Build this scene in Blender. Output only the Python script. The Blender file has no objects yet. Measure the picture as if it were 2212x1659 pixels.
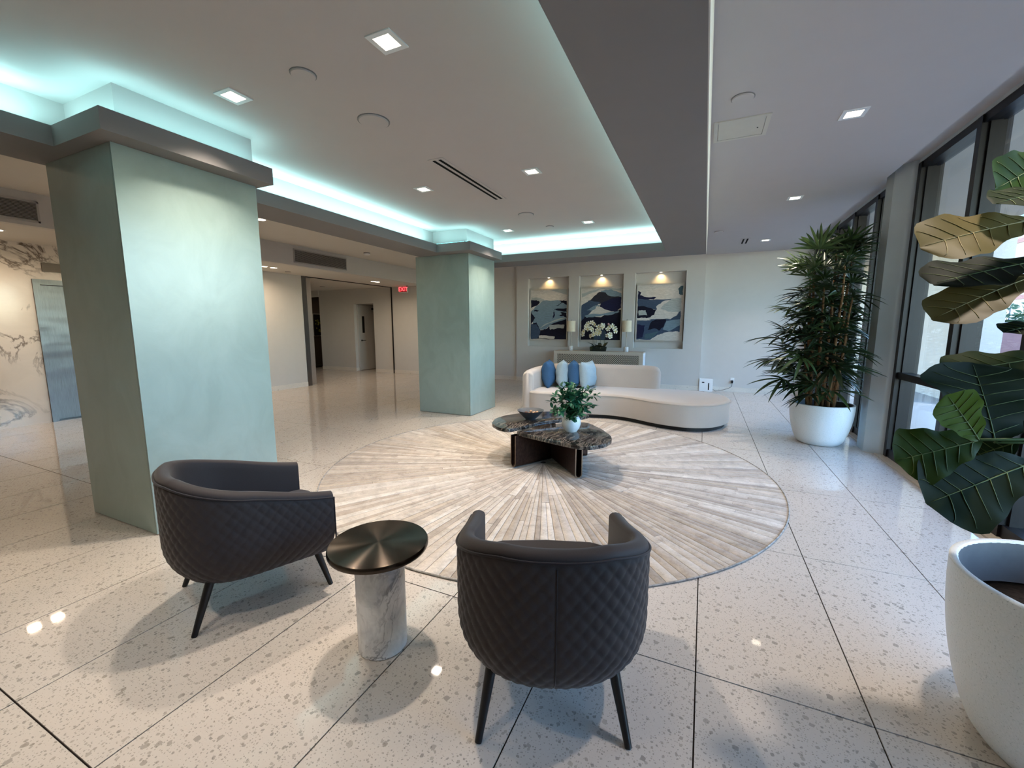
import bpy, bmesh, math, random
from mathutils import Vector, Matrix
R = math.radians
random.seed(7)
scene = bpy.context.scene
col = scene.collection

# ------------------------------------------------------------------ camera
F_PX, CX, CY, CAM_H = 905.0, 1106.0, 829.5, 1.45
PITCH, YAW = R(7.77), R(24.55)
cam_d = bpy.data.cameras.new('camera')
cam_d.sensor_width = 36.0
cam_d.lens = 36.0 * F_PX / 2212.0
cam_d.clip_start = 0.05
cam_d.clip_end = 300
cam = bpy.data.objects.new('camera', cam_d)
col.objects.link(cam)
cam.location = (0, 0, CAM_H)
cam.rotation_euler = (R(90) - PITCH, 0, YAW)
scene.camera = cam

# ------------------------------------------------------------------ world, sun, exposure
world = bpy.data.worlds.new('world')
scene.world = world
world.use_nodes = True
_wn = world.node_tree
_bg = _wn.nodes['Background']
_sky = _wn.nodes.new('ShaderNodeTexSky')
_sky.sky_type = 'NISHITA'
_sky.sun_disc = False
_sky.sun_elevation = R(52)
_sky.sun_rotation = R(115)
_sky.air_density = 1.3
_sky.dust_density = 0.0
_sky.ozone_density = 6.0
_wn.links.new(_sky.outputs[0], _bg.inputs[0])
_bg.inputs[1].default_value = 2.2
sun_d = bpy.data.lights.new('sun', 'SUN')
sun_d.energy = 3.8
sun_d.angle = R(0.6)
sun_d.color = (1.0, 0.97, 0.93)
sun = bpy.data.objects.new('sun', sun_d)
col.objects.link(sun)
# light travels towards -X, +Y, down (sun stands behind the street on the window side)
sun.rotation_euler = Vector((-0.52, 0.30, -0.80)).to_track_quat('-Z', 'Y').to_euler()

vs = scene.view_settings
vs.view_transform = 'Standard'
vs.look = 'None'
vs.gamma = 1.0
vs.use_curve_mapping = False
vs.exposure = 0.0
scene.cycles.use_denoising = True
scene.cycles.max_bounces = 10
scene.cycles.diffuse_bounces = 6
scene.cycles.transparent_max_bounces = 12
scene.cycles.caustics_reflective = False
scene.cycles.caustics_refractive = False
scene.cycles.sample_clamp_indirect = 6.0

# ------------------------------------------------------------------ pixel -> world helpers
_fw = Vector((-math.sin(YAW) * math.cos(PITCH), math.cos(YAW) * math.cos(PITCH), -math.sin(PITCH)))
_rt = Vector((math.cos(YAW), math.sin(YAW), 0))
_up = _rt.cross(_fw)
_C = Vector((0, 0, CAM_H))
def ray(x, y): return _fw * F_PX + _rt * (x - CX) - _up * (y - CY)
def onz(x, y, z): r = ray(x, y); return _C + r * ((z - CAM_H) / r.z)
def onx(x, y, X): r = ray(x, y); return _C + r * (X / r.x)
def ony(x, y, Y): r = ray(x, y); return _C + r * (Y / r.y)
def atd(x, y, d): r = ray(x, y); return _C + r * (d / F_PX)      # at depth d along the view axis

# ------------------------------------------------------------------ materials
MATS = {}
def srgb(r, g, b):
    f = lambda c: (c / 255 / 12.92) if c / 255 <= 0.04045 else ((c / 255 + 0.055) / 1.055) ** 2.4
    return (f(r), f(g), f(b), 1)
class NT:
    def __init__(s, name):
        s.m = bpy.data.materials.new(name); s.m.use_nodes = True
        s.t = s.m.node_tree; s.b = s.t.nodes['Principled BSDF']; MATS[name] = s.m
    def n(s, typ, **kw):
        nd = s.t.nodes.new('ShaderNode' + typ)
        for k, v in kw.items():
            if hasattr(nd, k) and k not in ('Scale',): setattr(nd, k, v)
        return nd
    def l(s, a, b): s.t.links.new(a, b)
    def val(s, nd, **kw):
        for k, v in kw.items(): nd.inputs[k].default_value = v
        return nd
    def math(s, op, a, b=None, c=None):
        nd = s.t.nodes.new('ShaderNodeMath'); nd.operation = op
        for i, q in enumerate((a, b, c)):
            if q is None: continue
            if isinstance(q, (int, float)): nd.inputs[i].default_value = q
            else: s.l(q, nd.inputs[i])
        return nd.outputs[0]
    def ramp(s, fac, stops, interp='LINEAR'):
        nd = s.t.nodes.new('ShaderNodeValToRGB'); nd.color_ramp.interpolation = interp
        e = nd.color_ramp.elements
        while len(e) > 1: e.remove(e[-1])
        e[0].position, e[0].color = stops[0]
        for p, c in stops[1:]:
            x = e.new(p); x.color = c
        s.l(fac, nd.inputs[0]); return nd.outputs[0]
    def mix(s, fac, a, b, blend='MIX'):
        nd = s.t.nodes.new('ShaderNodeMix'); nd.data_type = 'RGBA'; nd.blend_type = blend
        for i, q in ((0, fac), (6, a), (7, b)):
            if isinstance(q, (int, float)): nd.inputs[i].default_value = q
            elif isinstance(q, tuple): nd.inputs[i].default_value = q
            else: s.l(q, nd.inputs[i])
        return nd.outputs[2]
    def pos(s): return s.n('NewGeometry').outputs['Position']
    def obj(s): return s.n('TexCoord').outputs['Object']
    def mapv(s, v, scale=(1, 1, 1), rot=(0, 0, 0), loc=(0, 0, 0)):
        nd = s.n('Mapping'); nd.inputs['Scale'].default_value = scale
        nd.inputs['Rotation'].default_value = rot; nd.inputs['Location'].default_value = loc
        s.l(v, nd.inputs['Vector']); return nd.outputs[0]
    def noise(s, v, scale, detail=3, rough=0.5, dist=0.0, out='Fac'):
        nd = s.n('TexNoise'); s.val(nd, Scale=scale, Detail=detail, Roughness=rough, Distortion=dist)
        s.l(v, nd.inputs['Vector']); return nd.outputs[out]
    def bump(s, h, strength=0.2, dist=0.01):
        nd = s.n('Bump'); s.val(nd, Strength=strength, Distance=dist)
        s.l(h, nd.inputs['Height']); s.l(nd.outputs[0], s.b.inputs['Normal'])
    def base(s, c, rough=0.5, metal=0.0, spec=0.5):
        if isinstance(c, tuple): s.b.inputs['Base Color'].default_value = c
        else: s.l(c, s.b.inputs['Base Color'])
        s.b.inputs['Roughness'].default_value = rough
        s.b.inputs['Metallic'].default_value = metal
        s.b.inputs['Specular IOR Level'].default_value = spec
        return s

def simple(name, c, rough=0.5, metal=0.0, spec=0.5, nscale=None, namp=0.06, bump=0.0):
    t = NT(name)
    if nscale:
        n = t.noise(t.obj(), nscale, 4, 0.6)
        lo = tuple(max(0, q * (1 - namp)) for q in c[:3]) + (1,)
        hi = tuple(min(1, q * (1 + namp)) for q in c[:3]) + (1,)
        t.base(t.ramp(n, [(0.3, lo), (0.7, hi)]), rough, metal, spec)
        if bump: t.bump(n, bump, 0.005)
    else: t.base(c, rough, metal, spec)
    return t.m

simple('wall_paint', srgb(198, 194, 188), 0.75, 0, 0.25, 6, 0.015)
simple('hall_ceiling_paint', srgb(208, 203, 194), 0.85, 0, 0.2, 4, 0.012)
simple('ceiling_paint', srgb(188, 180, 176), 0.85, 0, 0.2, 4, 0.012)
simple('soffit_paint', srgb(130, 127, 126), 0.75, 0, 0.2, 5, 0.012)
simple('window_paint', srgb(178, 183, 184), 0.7, 0, 0.25, 8, 0.02)
simple('bronze_frame', srgb(17, 14, 15), 0.4, 0.0, 0.35, 30, 0.12)
simple('black_leg', srgb(16, 15, 17), 0.4, 0, 0.4, 40, 0.1)
simple('plinth_black', srgb(20, 16, 16), 0.5, 0, 0.3, 40, 0.1)
simple('white_plastic', srgb(232, 232, 230), 0.4, 0, 0.4, 20, 0.01)
simple('panel_cream', srgb(196, 190, 178), 0.6, 0, 0.3, 12, 0.02)
simple('dark_void', srgb(18, 17, 17), 0.9, 0, 0.1, 20, 0.1)
simple('black_plastic', srgb(14, 14, 15), 0.4, 0, 0.4, 40, 0.1)
simple('grille_metal', srgb(176, 172, 166), 0.45, 0.2, 0.4, 20, 0.03)
simple('dark_picture', srgb(30, 28, 26), 0.5, 0, 0.3, 12, 0.3)
simple('door_paint', srgb(190, 189, 186), 0.45, 0, 0.4, 8, 0.015)
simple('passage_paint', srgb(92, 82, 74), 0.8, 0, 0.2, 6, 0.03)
simple('planter_inner_shade', srgb(88, 90, 94), 0.6, 0, 0.3, 30, 0.06)  # dark grey holds the shade inside the pots
simple('soil', srgb(46, 40, 36), 0.95, 0, 0.1, 60, 0.5, 0.6)
simple('white_glaze', srgb(226, 228, 226), 0.18, 0, 0.5, 40, 0.02)
simple('bowl_grey', srgb(74, 78, 84), 0.45, 0, 0.4, 30, 0.08)
simple('shell_tan', srgb(196, 160, 128), 0.7, 0, 0.3, 60, 0.25)
simple('shell_brown', srgb(92, 62, 48), 0.7, 0, 0.3, 60, 0.25)
simple('console_wood', srgb(196, 184, 166), 0.5, 0, 0.35, 15, 0.05)
simple('console_side', srgb(222, 224, 226), 0.5, 0, 0.35, 15, 0.02)
simple('lamp_shade', srgb(222, 206, 178), 0.8, 0, 0.2, 80, 0.04)
simple('rod_metal', srgb(150, 140, 124), 0.3, 0.9, 0.5, 30, 0.05)
simple('orchid_petal', srgb(240, 236, 214), 0.6, 0, 0.3, 30, 0.04)
simple('orchid_heart', srgb(214, 190, 90), 0.6, 0, 0.3, 30, 0.1)
simple('orchid_bud', srgb(224, 178, 176), 0.6, 0, 0.3, 30, 0.06)
simple('orchid_leaf', srgb(40, 52, 32), 0.4, 0, 0.4, 30, 0.2)
simple('orchid_box', srgb(30, 32, 24), 0.7, 0, 0.3, 50, 0.3)
simple('stem_green', srgb(58, 84, 44), 0.6, 0, 0.3, 30, 0.15)
simple('pillow_navy', srgb(54, 86, 120), 0.85, 0, 0.15, 120, 0.14, 0.25)
simple('pillow_sky', srgb(146, 166, 178), 0.85, 0, 0.15, 120, 0.1, 0.25)
simple('rug_back', srgb(92, 84, 78), 0.9, 0, 0.1, 60, 0.2)
simple('rug_edge', srgb(150, 146, 142), 0.85, 0, 0.1, 30, 0.5)
simple('grout', srgb(38, 32, 30), 0.9, 0, 0.1, 60, 0.2)
simple('sill_stone', srgb(196, 186, 172), 0.3, 0, 0.4, 60, 0.08)
simple('art_frame', srgb(206, 202, 194), 0.35, 0.5, 0.4, 30, 0.05)
simple('ext_ground', srgb(158, 155, 150), 0.9, 0, 0.1, 3, 0.05)
simple('ext_white', srgb(176, 168, 158), 0.85, 0, 0.1, 2, 0.04)
simple('ext_soffit', srgb(186, 170, 150), 0.85, 0, 0.1, 2, 0.03)
simple('ext_mauve', srgb(158, 118, 112), 0.85, 0, 0.1, 2, 0.05)
simple('ext_window', srgb(64, 84, 108), 0.15, 0, 0.5, 2, 0.1)
simple('hedge_leaf', srgb(46, 66, 40), 0.7, 0, 0.2, 3, 0.4)
simple('plaque', srgb(104, 94, 84), 0.4, 0.6, 0.4, 20, 0.05)

# terrazzo -------------------------------------------------------------
def terrazzo(name, cream, rough, spec, dim='2D'):
    t = NT(name); p = t.pos()
    ds = t.noise(p, 26, 2, 0.6, out='Color')
    warp = t.n('VectorMath'); warp.operation = 'MULTIPLY_ADD'
    t.l(ds, warp.inputs[0]); warp.inputs[1].default_value = (0.016,) * 3; t.l(p, warp.inputs[2])
    w = warp.outputs[0]
    oi = t.n('ObjectInfo').outputs['Random']
    c = t.ramp(t.noise(p, 3.0, 4, 0.6), [(0.3, tuple(q * 0.97 for q in cream[:3]) + (1,)), (0.7, cream)])
    c = t.mix(t.math('MULTIPLY', oi, 0.10), c, tuple(q * 0.80 for q in cream[:3]) + (1,))
    c = t.mix(t.math('MULTIPLY', t.noise(p, 150, 2, 0.6), 0.24), c, tuple(q * 0.62 for q in cream[:3]) + (1,))
    for scale, lo, rad, k in ((24, 0.72, 0.34, 0.62), (48, 0.58, 0.36, 0.6), (110, 0.42, 0.40, 0.62)):
        v = t.n('TexVoronoi', voronoi_dimensions=dim, distance='MINKOWSKI'); v.inputs['Scale'].default_value = scale
        v.inputs['Exponent'].default_value = 1.3
        t.l(t.mapv(w, (1, 1, 1), (0, 0, 0.5 * scale)), v.inputs['Vector'])
        sep = t.n('SeparateColor'); t.l(v.outputs['Color'], sep.inputs[0])
        rr = t.math('MULTIPLY', t.math('MAXIMUM', t.math('SUBTRACT', sep.outputs[0], lo), 0.0), rad / (1 - lo))
        mask = t.math('LESS_THAN', v.outputs['Distance'], rr)
        chip = t.ramp(sep.outputs[1], [(0.0, srgb(128, 120, 110)), (0.5, srgb(156, 148, 138)), (1.0, srgb(106, 102, 98))])
        c = t.mix(t.math('MULTIPLY', mask, 0.62), c, chip)
    t.base(c, rough, 0, spec)
    return t.m
terrazzo('terrazzo', srgb(204, 195, 186), 0.035, 0.5)
terrazzo('terrazzo_base', srgb(222, 214, 202), 0.3, 0.4, '3D')

# stone ----------------------------------------------------------------
def veined(name, base, vein, scale, rough, width=0.05, stretch=(1, 1, 1), patch=0.4):
    t = NT(name); p = t.mapv(t.obj(), stretch)
    n1 = t.noise(p, scale, 6, 0.62, 1.2)
    v = t.math('ABSOLUTE', t.math('SUBTRACT', n1, 0.5))
    line = t.ramp(v, [(0.0, (1, 1, 1, 1)), (width, (0, 0, 0, 1))])
    m = t.noise(p, scale * 0.7, 3, 0.5, 0.4)
    gate = t.ramp(m, [(0.42, (0, 0, 0, 1)), (0.62, (1, 1, 1, 1))])
    f = t.mix(1.0, line, gate, 'MULTIPLY')
    soft = t.ramp(t.noise(p, scale * 2.2, 5, 0.6, 0.8), [(0.4, base), (0.75, tuple(b * (1 - patch) + q * patch for b, q in zip(base[:3], vein[:3])) + (1,))])
    t.base(t.mix(f, soft, vein), rough, 0, 0.5)
    return t.m
veined('carrara', srgb(238, 238, 240), srgb(130, 132, 140), 7.0, 0.15, 0.035, (1, 1, 0.8), 0.35)
veined('wall_marble', srgb(222, 212, 200), srgb(96, 80, 68), 1.0, 0.12, 0.028, (1, 1, 1.3), 0.12)
veined('lamp_marble', srgb(226, 222, 216), srgb(140, 140, 142), 14.0, 0.2, 0.05)
t = NT('black_marble'); p = t.obj()
d = t.noise(p, 3.0, 4, 0.6, out='Color')
wv = t.n('VectorMath'); wv.operation = 'MULTIPLY_ADD'; t.l(d, wv.inputs[0]); wv.inputs[1].default_value = (0.22, 0.22, 0.22); t.l(p, wv.inputs[2])
mp = t.mapv(wv.outputs[0], (16.0, 1.6, 1.6), (0, 0, R(-24)))
n = t.noise(mp, 2.4, 6, 0.62, 0.25)
t.base(t.ramp(n, [(0.30, srgb(16, 15, 16)), (0.48, srgb(38, 35, 34)), (0.55, srgb(112, 104, 96)), (0.60, srgb(30, 28, 28)), (0.67, srgb(70, 64, 60)), (0.73, srgb(156, 148, 138)), (0.80, srgb(36, 33, 32))]), 0.1, 0, 0.5)

# metals ---------------------------------------------------------------
t = NT('bronze_disc'); t.base(srgb(74, 66, 59), 0.26, 1.0, 0.5)
t.b.inputs['Anisotropic'].default_value = 0.9
t.b.inputs['Anisotropic Rotation'].default_value = 0.25
tg = t.n('Tangent', direction_type='RADIAL', axis='Z'); t.l(tg.outputs[0], t.b.inputs['Tangent'])
t = NT('bronze_plate')
n = t.noise(t.mapv(t.obj(), (8, 8, 8)), 4, 5, 0.7)
t.base(t.ramp(n, [(0.3, srgb(58, 44, 40)), (0.7, srgb(84, 66, 60))]), 0.42, 0.75, 0.5)
simple('bronze_edge', srgb(150, 132, 116), 0.3, 1.0, 0.5, 20, 0.05)
t = NT('stainless')
n = t.noise(t.mapv(t.obj(), (60, 60, 1.2)), 6, 3, 0.6)
t.base(t.ramp(n, [(0.3, srgb(104, 102, 100)), (0.7, srgb(126, 124, 122))]), 0.28, 1.0, 0.5)
b2 = t.noise(t.mapv(t.obj(), (0.6, 0.6, 2.2)), 2.0, 1, 0.4); t.bump(b2, 0.25, 0.05)

simple('steel_bright', srgb(186, 178, 170), 0.3, 0.85, 0.5, 20, 0.04)
# pillar glass: back-painted frosted panels
t = NT('pillar_glass')
n = t.noise(t.mapv(t.obj(), (1.6, 1.6, 1.0)), 2.2, 5, 0.6, 0.8)
t.base(t.ramp(n, [(0.35, srgb(138, 158, 152)), (0.65, srgb(149, 169, 164))]), 0.32, 0, 0.7)
t.b.inputs['Coat Weight'].default_value = 0.8
t.b.inputs['Coat Roughness'].default_value = 0.22

# window glass
t = NT('window_glass'); t.t.nodes.remove(t.b)
tr = t.n('BsdfTransparent'); tr.inputs[0].default_value = (0.90, 0.94, 0.95, 1)
gl = t.n('BsdfGlossy'); gl.inputs['Roughness'].default_value = 0.0
lw_ = t.n('LayerWeight'); lw_.inputs[0].default_value = 0.5
fr_o = t.math('MULTIPLY_ADD', t.math('POWER', lw_.outputs['Facing'], 5.0), 0.92, 0.04)
mx = t.n('MixShader'); t.l(fr_o, mx.inputs[0]); t.l(tr.outputs[0], mx.inputs[1]); t.l(gl.outputs[0], mx.inputs[2])
t.l(mx.outputs[0], t.t.nodes['Material Output'].inputs[0])

def emit(name, c, s):
    t = NT(name); t.base(c, 0.5)
    n = t.noise(t.obj(), 8, 1)
    t.l(t.mix(t.math('MULTIPLY', n, 0.05), c, (1, 1, 1, 1)), t.b.inputs['Emission Color'])
    t.b.inputs['Emission Strength'].default_value = s
    return t.m
emit('lens_glow', (1.0, 0.86, 0.66, 1), 9.0)
emit('led_cyan', (0.25, 0.92, 1.0, 1), 4.0)
emit('exit_red', (1.0, 0.05, 0.06, 1), 2.6)
emit('exit_face', (0.5, 0.02, 0.03, 1), 0.10)

# fabrics --------------------------------------------------------------
def fabric(name, c, scale, rough=0.9, amp=0.08, bump=0.15, sheen=0.3):
    t = NT(name); o = t.obj()
    n = t.noise(o, scale, 3, 0.7); n2 = t.noise(o, 3.0, 3, 0.5)
    f = t.math('ADD', t.math('MULTIPLY', n, 0.6), t.math('MULTIPLY', n2, 0.4))
    t.base(t.ramp(f, [(0.35, tuple(q * (1 - amp) for q in c[:3]) + (1,)), (0.65, tuple(min(1, q * (1 + amp)) for q in c[:3]) + (1,))]), rough, 0, 0.15)
    t.b.inputs['Sheen Weight'].default_value = sheen
    t.b.inputs['Sheen Roughness'].default_value = 0.4
    t.bump(n, bump, 0.003)
    return t.m
fabric('sofa_fabric', srgb(176, 166, 158), 220, 0.9, 0.05, 0.2)
fabric('chair_fabric', srgb(54, 48, 48), 160, 0.6, 0.08, 0.08, 0.12)
fabric('chair_piping', srgb(38, 33, 36), 160, 0.6, 0.08, 0.08, 0.2)

# rug hide: tint from a colour attribute, hair streaks across
t = NT('rug_hide')
at = t.n('Attribute', attribute_name='tint')
p = t.pos()
n = t.noise(t.mapv(p, (1, 1, 1), loc=(1.5, -4.07, 0)), 9.0, 5, 0.7, 0.6)
n2 = t.noise(p, 55, 4, 0.7, 1.0)
f = t.math('ADD', t.math('MULTIPLY', n, 0.65), t.math('MULTIPLY', n2, 0.35))
sh = t.ramp(f, [(0.28, (0.50, 0.47, 0.45, 1)), (0.48, (0.92, 0.91, 0.90, 1)), (0.70, (1.26, 1.26, 1.27, 1))])
t.base(t.mix(1.0, at.outputs['Color'], sh, 'MULTIPLY'), 0.75, 0, 0.2)
t.b.inputs['Sheen Weight'].default_value = 0.2
t.bump(n2, 0.25, 0.004)

# foliage --------------------------------------------------------------
def leafmat(name, a, b, rough=0.42, scale=6, trans=0.12, spec=0.4):
    t = NT(name)
    oi = t.n('ObjectInfo').outputs['Random']
    n = t.noise(t.obj(), scale, 3, 0.6)
    f = t.math('ADD', t.math('MULTIPLY', oi, 0.55), t.math('MULTIPLY', n, 0.45))
    t.base(t.ramp(f, [(0.25, a), (0.75, b)]), rough, 0, spec)
    t.b.inputs['Transmission Weight'].default_value = 0.0
    tl = t.n('BsdfTranslucent'); t.l(t.b.inputs['Base Color'].links[0].from_socket, tl.inputs[0])
    mx = t.n('MixShader'); mx.inputs[0].default_value = trans
    t.l(t.b.outputs[0], mx.inputs[1]); t.l(tl.outputs[0], mx.inputs[2])
    t.l(mx.outputs[0], t.t.nodes['Material Output'].inputs[0])
    return t.m
leafmat('palm_leaf', srgb(30, 44, 26), srgb(58, 76, 40), 0.4, 6, 0.15)
leafmat('fig_leaf', srgb(15, 24, 12), srgb(30, 44, 17), 0.6, 5, 0.28, 0.14)
leafmat('fig_bright', srgb(44, 64, 20), srgb(66, 92, 28), 0.5, 5, 0.3, 0.2)
leafmat('fig_dry', srgb(78, 68, 34), srgb(106, 92, 48), 0.5, 7, 0.3, 0.3)
leafmat('sprig_leaf', srgb(24, 74, 52), srgb(52, 110, 76), 0.45, 14, 0.15)
simple('fig_vein', srgb(84, 100, 56), 0.5, 0, 0.3, 20, 0.1)
simple('fig_dry_vein', srgb(138, 124, 76), 0.5, 0, 0.3, 20, 0.1)
simple('fig_trunk', srgb(96, 82, 66), 0.85, 0, 0.2, 30, 0.25, 0.4)
t = NT('palm_cane')
n = t.noise(t.mapv(t.obj(), (20, 20, 5)), 6, 5, 0.7, 0.5)
t.base(t.ramp(n, [(0.3, srgb(58, 36, 22)), (0.55, srgb(120, 84, 52)), (0.75, srgb(168, 132, 92))]), 0.85, 0, 0.2)
t.bump(n, 0.5, 0.01)
t = NT('planter_white')
n = t.noise(t.obj(), 180, 2, 0.7)
t.base(t.ramp(n, [(0.30, srgb(176, 180, 178)), (0.36, srgb(222, 224, 222)), (0.7, srgb(232, 233, 232))]), 0.35, 0, 0.45)

# ------------------------------------------------------------------ mesh helpers
class MB:
    def __init__(s): s.v, s.f = [], []
    def add(s, vs_, fs_):
        o = len(s.v); s.v += [tuple(v) for v in vs_]; s.f += [tuple(i + o for i in f) for f in fs_]; return s
    def box(s, x0, x1, y0, y1, z0, z1):
        return s.add([(x0, y0, z0), (x1, y0, z0), (x1, y1, z0), (x0, y1, z0), (x0, y0, z1), (x1, y0, z1), (x1, y1, z1), (x0, y1, z1)],
                     [(0, 3, 2, 1), (4, 5, 6, 7), (0, 1, 5, 4), (1, 2, 6, 5), (2, 3, 7, 6), (3, 0, 4, 7)])
    def prism(s, poly, z0, z1):
        n = len(poly)
        return s.add([(x, y, z0) for x, y in poly] + [(x, y, z1) for x, y in poly],
                     [tuple(range(n - 1, -1, -1)), tuple(range(n, 2 * n))] + [(i, (i + 1) % n, n + (i + 1) % n, n + i) for i in range(n)])
    def rings(s, rings, cap0=True, cap1=True, closed=True):
        n = len(rings[0]); vs_ = [p for r in rings for p in r]; fs_ = []
        m = n if closed else n - 1
        for k in range(len(rings) - 1):
            for i in range(m):
                j = (i + 1) % n
                fs_.append((k * n + i, k * n + j, (k + 1) * n + j, (k + 1) * n + i))
        if cap0: fs_.append(tuple(range(n - 1, -1, -1)))
        if cap1: fs_.append(tuple(range((len(rings) - 1) * n, len(rings) * n)))
        return s.add(vs_, fs_)
    def lathe(s, prof, n=32, c=(0, 0), cap0=True, cap1=True):
        rg = [[(c[0] + r * math.cos(2 * math.pi * i / n), c[1] + r * math.sin(2 * math.pi * i / n), z) for i in range(n)] for r, z in prof]
        return s.rings(rg, cap0, cap1)
    def tube(s, pts, rad, n=8, cap=True):
        pts = [Vector(p) for p in pts]; rg = []
        rads = rad if isinstance(rad, (list, tuple)) else [rad] * len(pts)
        u = None
        for i, p in enumerate(pts):
            d = (pts[min(i + 1, len(pts) - 1)] - pts[max(i - 1, 0)]).normalized()
            if u is None:
                u = d.orthogonal().normalized()
            u = (u - d * u.dot(d)).normalized(); w = d.cross(u)
            rg.append([tuple(p + (u * math.cos(2 * math.pi * k / n) + w * math.sin(2 * math.pi * k / n)) * rads[i]) for k in range(n)])
        return s.rings(rg, cap, cap)
    def mesh(s, name, mat, smooth=False, auto=None):
        me = bpy.data.meshes.new(name); me.from_pydata(s.v, [], s.f)
        bm = bmesh.new(); bm.from_mesh(me); bmesh.ops.recalc_face_normals(bm, faces=bm.faces); bm.to_mesh(me); bm.free()
        me.materials.append(MATS[mat] if isinstance(mat, str) else mat)
        if smooth:
            me.polygons.foreach_set('use_smooth', [True] * len(me.polygons))
            if auto is not None: me.set_sharp_from_angle(angle=R(auto))
        me.update(); return me
    def obj(s, name, mat, parent=None, smooth=False, auto=None, **kw):
        return link(name, s.mesh(name, mat, smooth, auto), parent, **kw)

def link(name, data, parent=None, loc=None, rot=None, label=None):
    o = bpy.data.objects.new(name, data); col.objects.link(o)
    if parent is not None: o.parent = parent
    if loc is not None: o.location = loc
    if rot is not None: o.rotation_euler = rot
    if label: o['label'] = label
    return o
def tag(o, label=None, cat=None, group=None, kind=None):
    if label: o['label'] = label
    if cat: o['category'] = cat
    if group: o['group'] = group
    if kind: o['kind'] = kind
    return o
def thing(name, label, cat, loc=(0, 0, 0), rz=0, group=None):
    o = link(name, None, None, loc, (0, 0, rz)); o.empty_display_size = 0.1
    return tag(o, label, cat, group)
def dup(o, loc=None, rz=None, label=None, parent=None):
    c = o.copy(); col.objects.link(c)
    if parent is not None: c.parent = parent
    if loc is not None: c.location = loc
    if rz is not None: c.rotation_euler = (0, 0, rz)
    if label: c['label'] = label
    for ch in [q for q in bpy.data.objects if q.parent == o]: dup(ch, parent=c)
    return c
def struct(name, mb, mat, label=None, **kw):
    o = mb.obj(name, mat, **kw); o['kind'] = 'structure'
    if label: o['label'] = label
    return o
def spline(pts, n, closed=False):
    out = []; m = len(pts); pts = [Vector(p) for p in pts]
    segs = m if closed else m - 1
    for i in range(segs):
        p0 = pts[(i - 1) % m] if closed or i > 0 else pts[0] * 2 - pts[1]
        p1 = pts[i]; p2 = pts[(i + 1) % m]
        p3 = pts[(i + 2) % m] if closed or i + 2 < m else p2 * 2 - p1
        for k in range(n):
            u = k / n
            out.append(0.5 * ((2 * p1) + (p2 - p0) * u + (2 * p0 - 5 * p1 + 4 * p2 - p3) * u * u + (3 * p1 - p0 - 3 * p2 + p3) * u ** 3))
    if not closed: out.append(pts[-1].copy())
    return out
def inset(poly, d):
    """offset a closed CCW polygon inwards by d"""
    n = len(poly); out = []
    for i in range(n):
        a, b = Vector(poly[i - 1]).to_2d(), Vector(poly[(i + 1) % n]).to_2d()
        tn = (b - a).normalized(); nn = Vector((-tn.y, tn.x))
        q = Vector(poly[i]).to_2d() + nn * d
        out.append((q.x, q.y))
    return out
def slab(mb, poly, z0, z1, r, seg=5, rb=0.0):
    """rounded-edge slab over a CCW polygon"""
    rg = []
    if rb:
        for k in range(seg):
            a = k / seg * math.pi / 2
            rg.append([(x, y, z0 + rb - rb * math.cos(a)) for x, y in inset(poly, rb - rb * math.sin(a))])
    else: rg.append([(x, y, z0) for x, y in poly])
    for k in range(seg + 1):
        a = k / seg * math.pi / 2
        rg.append([(x, y, z1 - r + r * math.sin(a)) for x, y in inset(poly, r - r * math.cos(a))])
    return mb.rings(rg)
def area(name, parent, loc, sx, sy, power, color, rot=(0, 0, 0), spread=180):
    d = bpy.data.lights.new(name, 'AREA'); d.shape = 'RECTANGLE'; d.size = sx; d.size_y = sy
    d.energy = power; d.color = color; d.spread = R(spread)
    return link(name, d, parent, loc, rot)

# ------------------------------------------------------------------ heights and planes (metres)
Z_SOF, Z_FAS, Z_MAIN, Z_WIN, Z_HALL, Z_LOW = 2.59, 2.715, 2.95, 3.03, 3.05, 2.66
Y_FAR, X_WIN, X_LEFT, X_MARB, X_HEAD = 10.46, 1.93, -8.85, -9.05, -7.484
Y_BACK = -4.2
WARM = (1.0, 0.86, 0.72)

# ------------------------------------------------------------------ floor of tiles
fl = struct('floor', MB().box(-13.5, 2.05, Y_BACK - 0.2, 13.0, -0.12, -0.006), 'grout', 'polished cream terrazzo floor laid in long tiles')
TW, TL, TX0, TY0 = 0.602, 1.26, 0.045, 0.515
tile_me = MB().box(0.0028, TW - 0.0028, 0.003, TL - 0.003, -0.006, 0.0).mesh('tile', 'terrazzo')
for i in range(-22, 3):
    for j in range(-4, 10):
        x, y = TX0 + i * TW, TY0 + j * TL
        if y > 8.3 and not (-13 < x < 1.6): continue
        if y > 10.4 and not (-13.3 < x < -9.0): continue
        if x < -9.6 and y < 5.4: continue
        link('tile', tile_me, fl, (x, y, 0))
struct('trim_1', MB().box(1.853, 1.955, Y_BACK, 10.5, -0.006, 0.012), 'sill_stone', 'beige stone strip along the foot of the windows')

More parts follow.
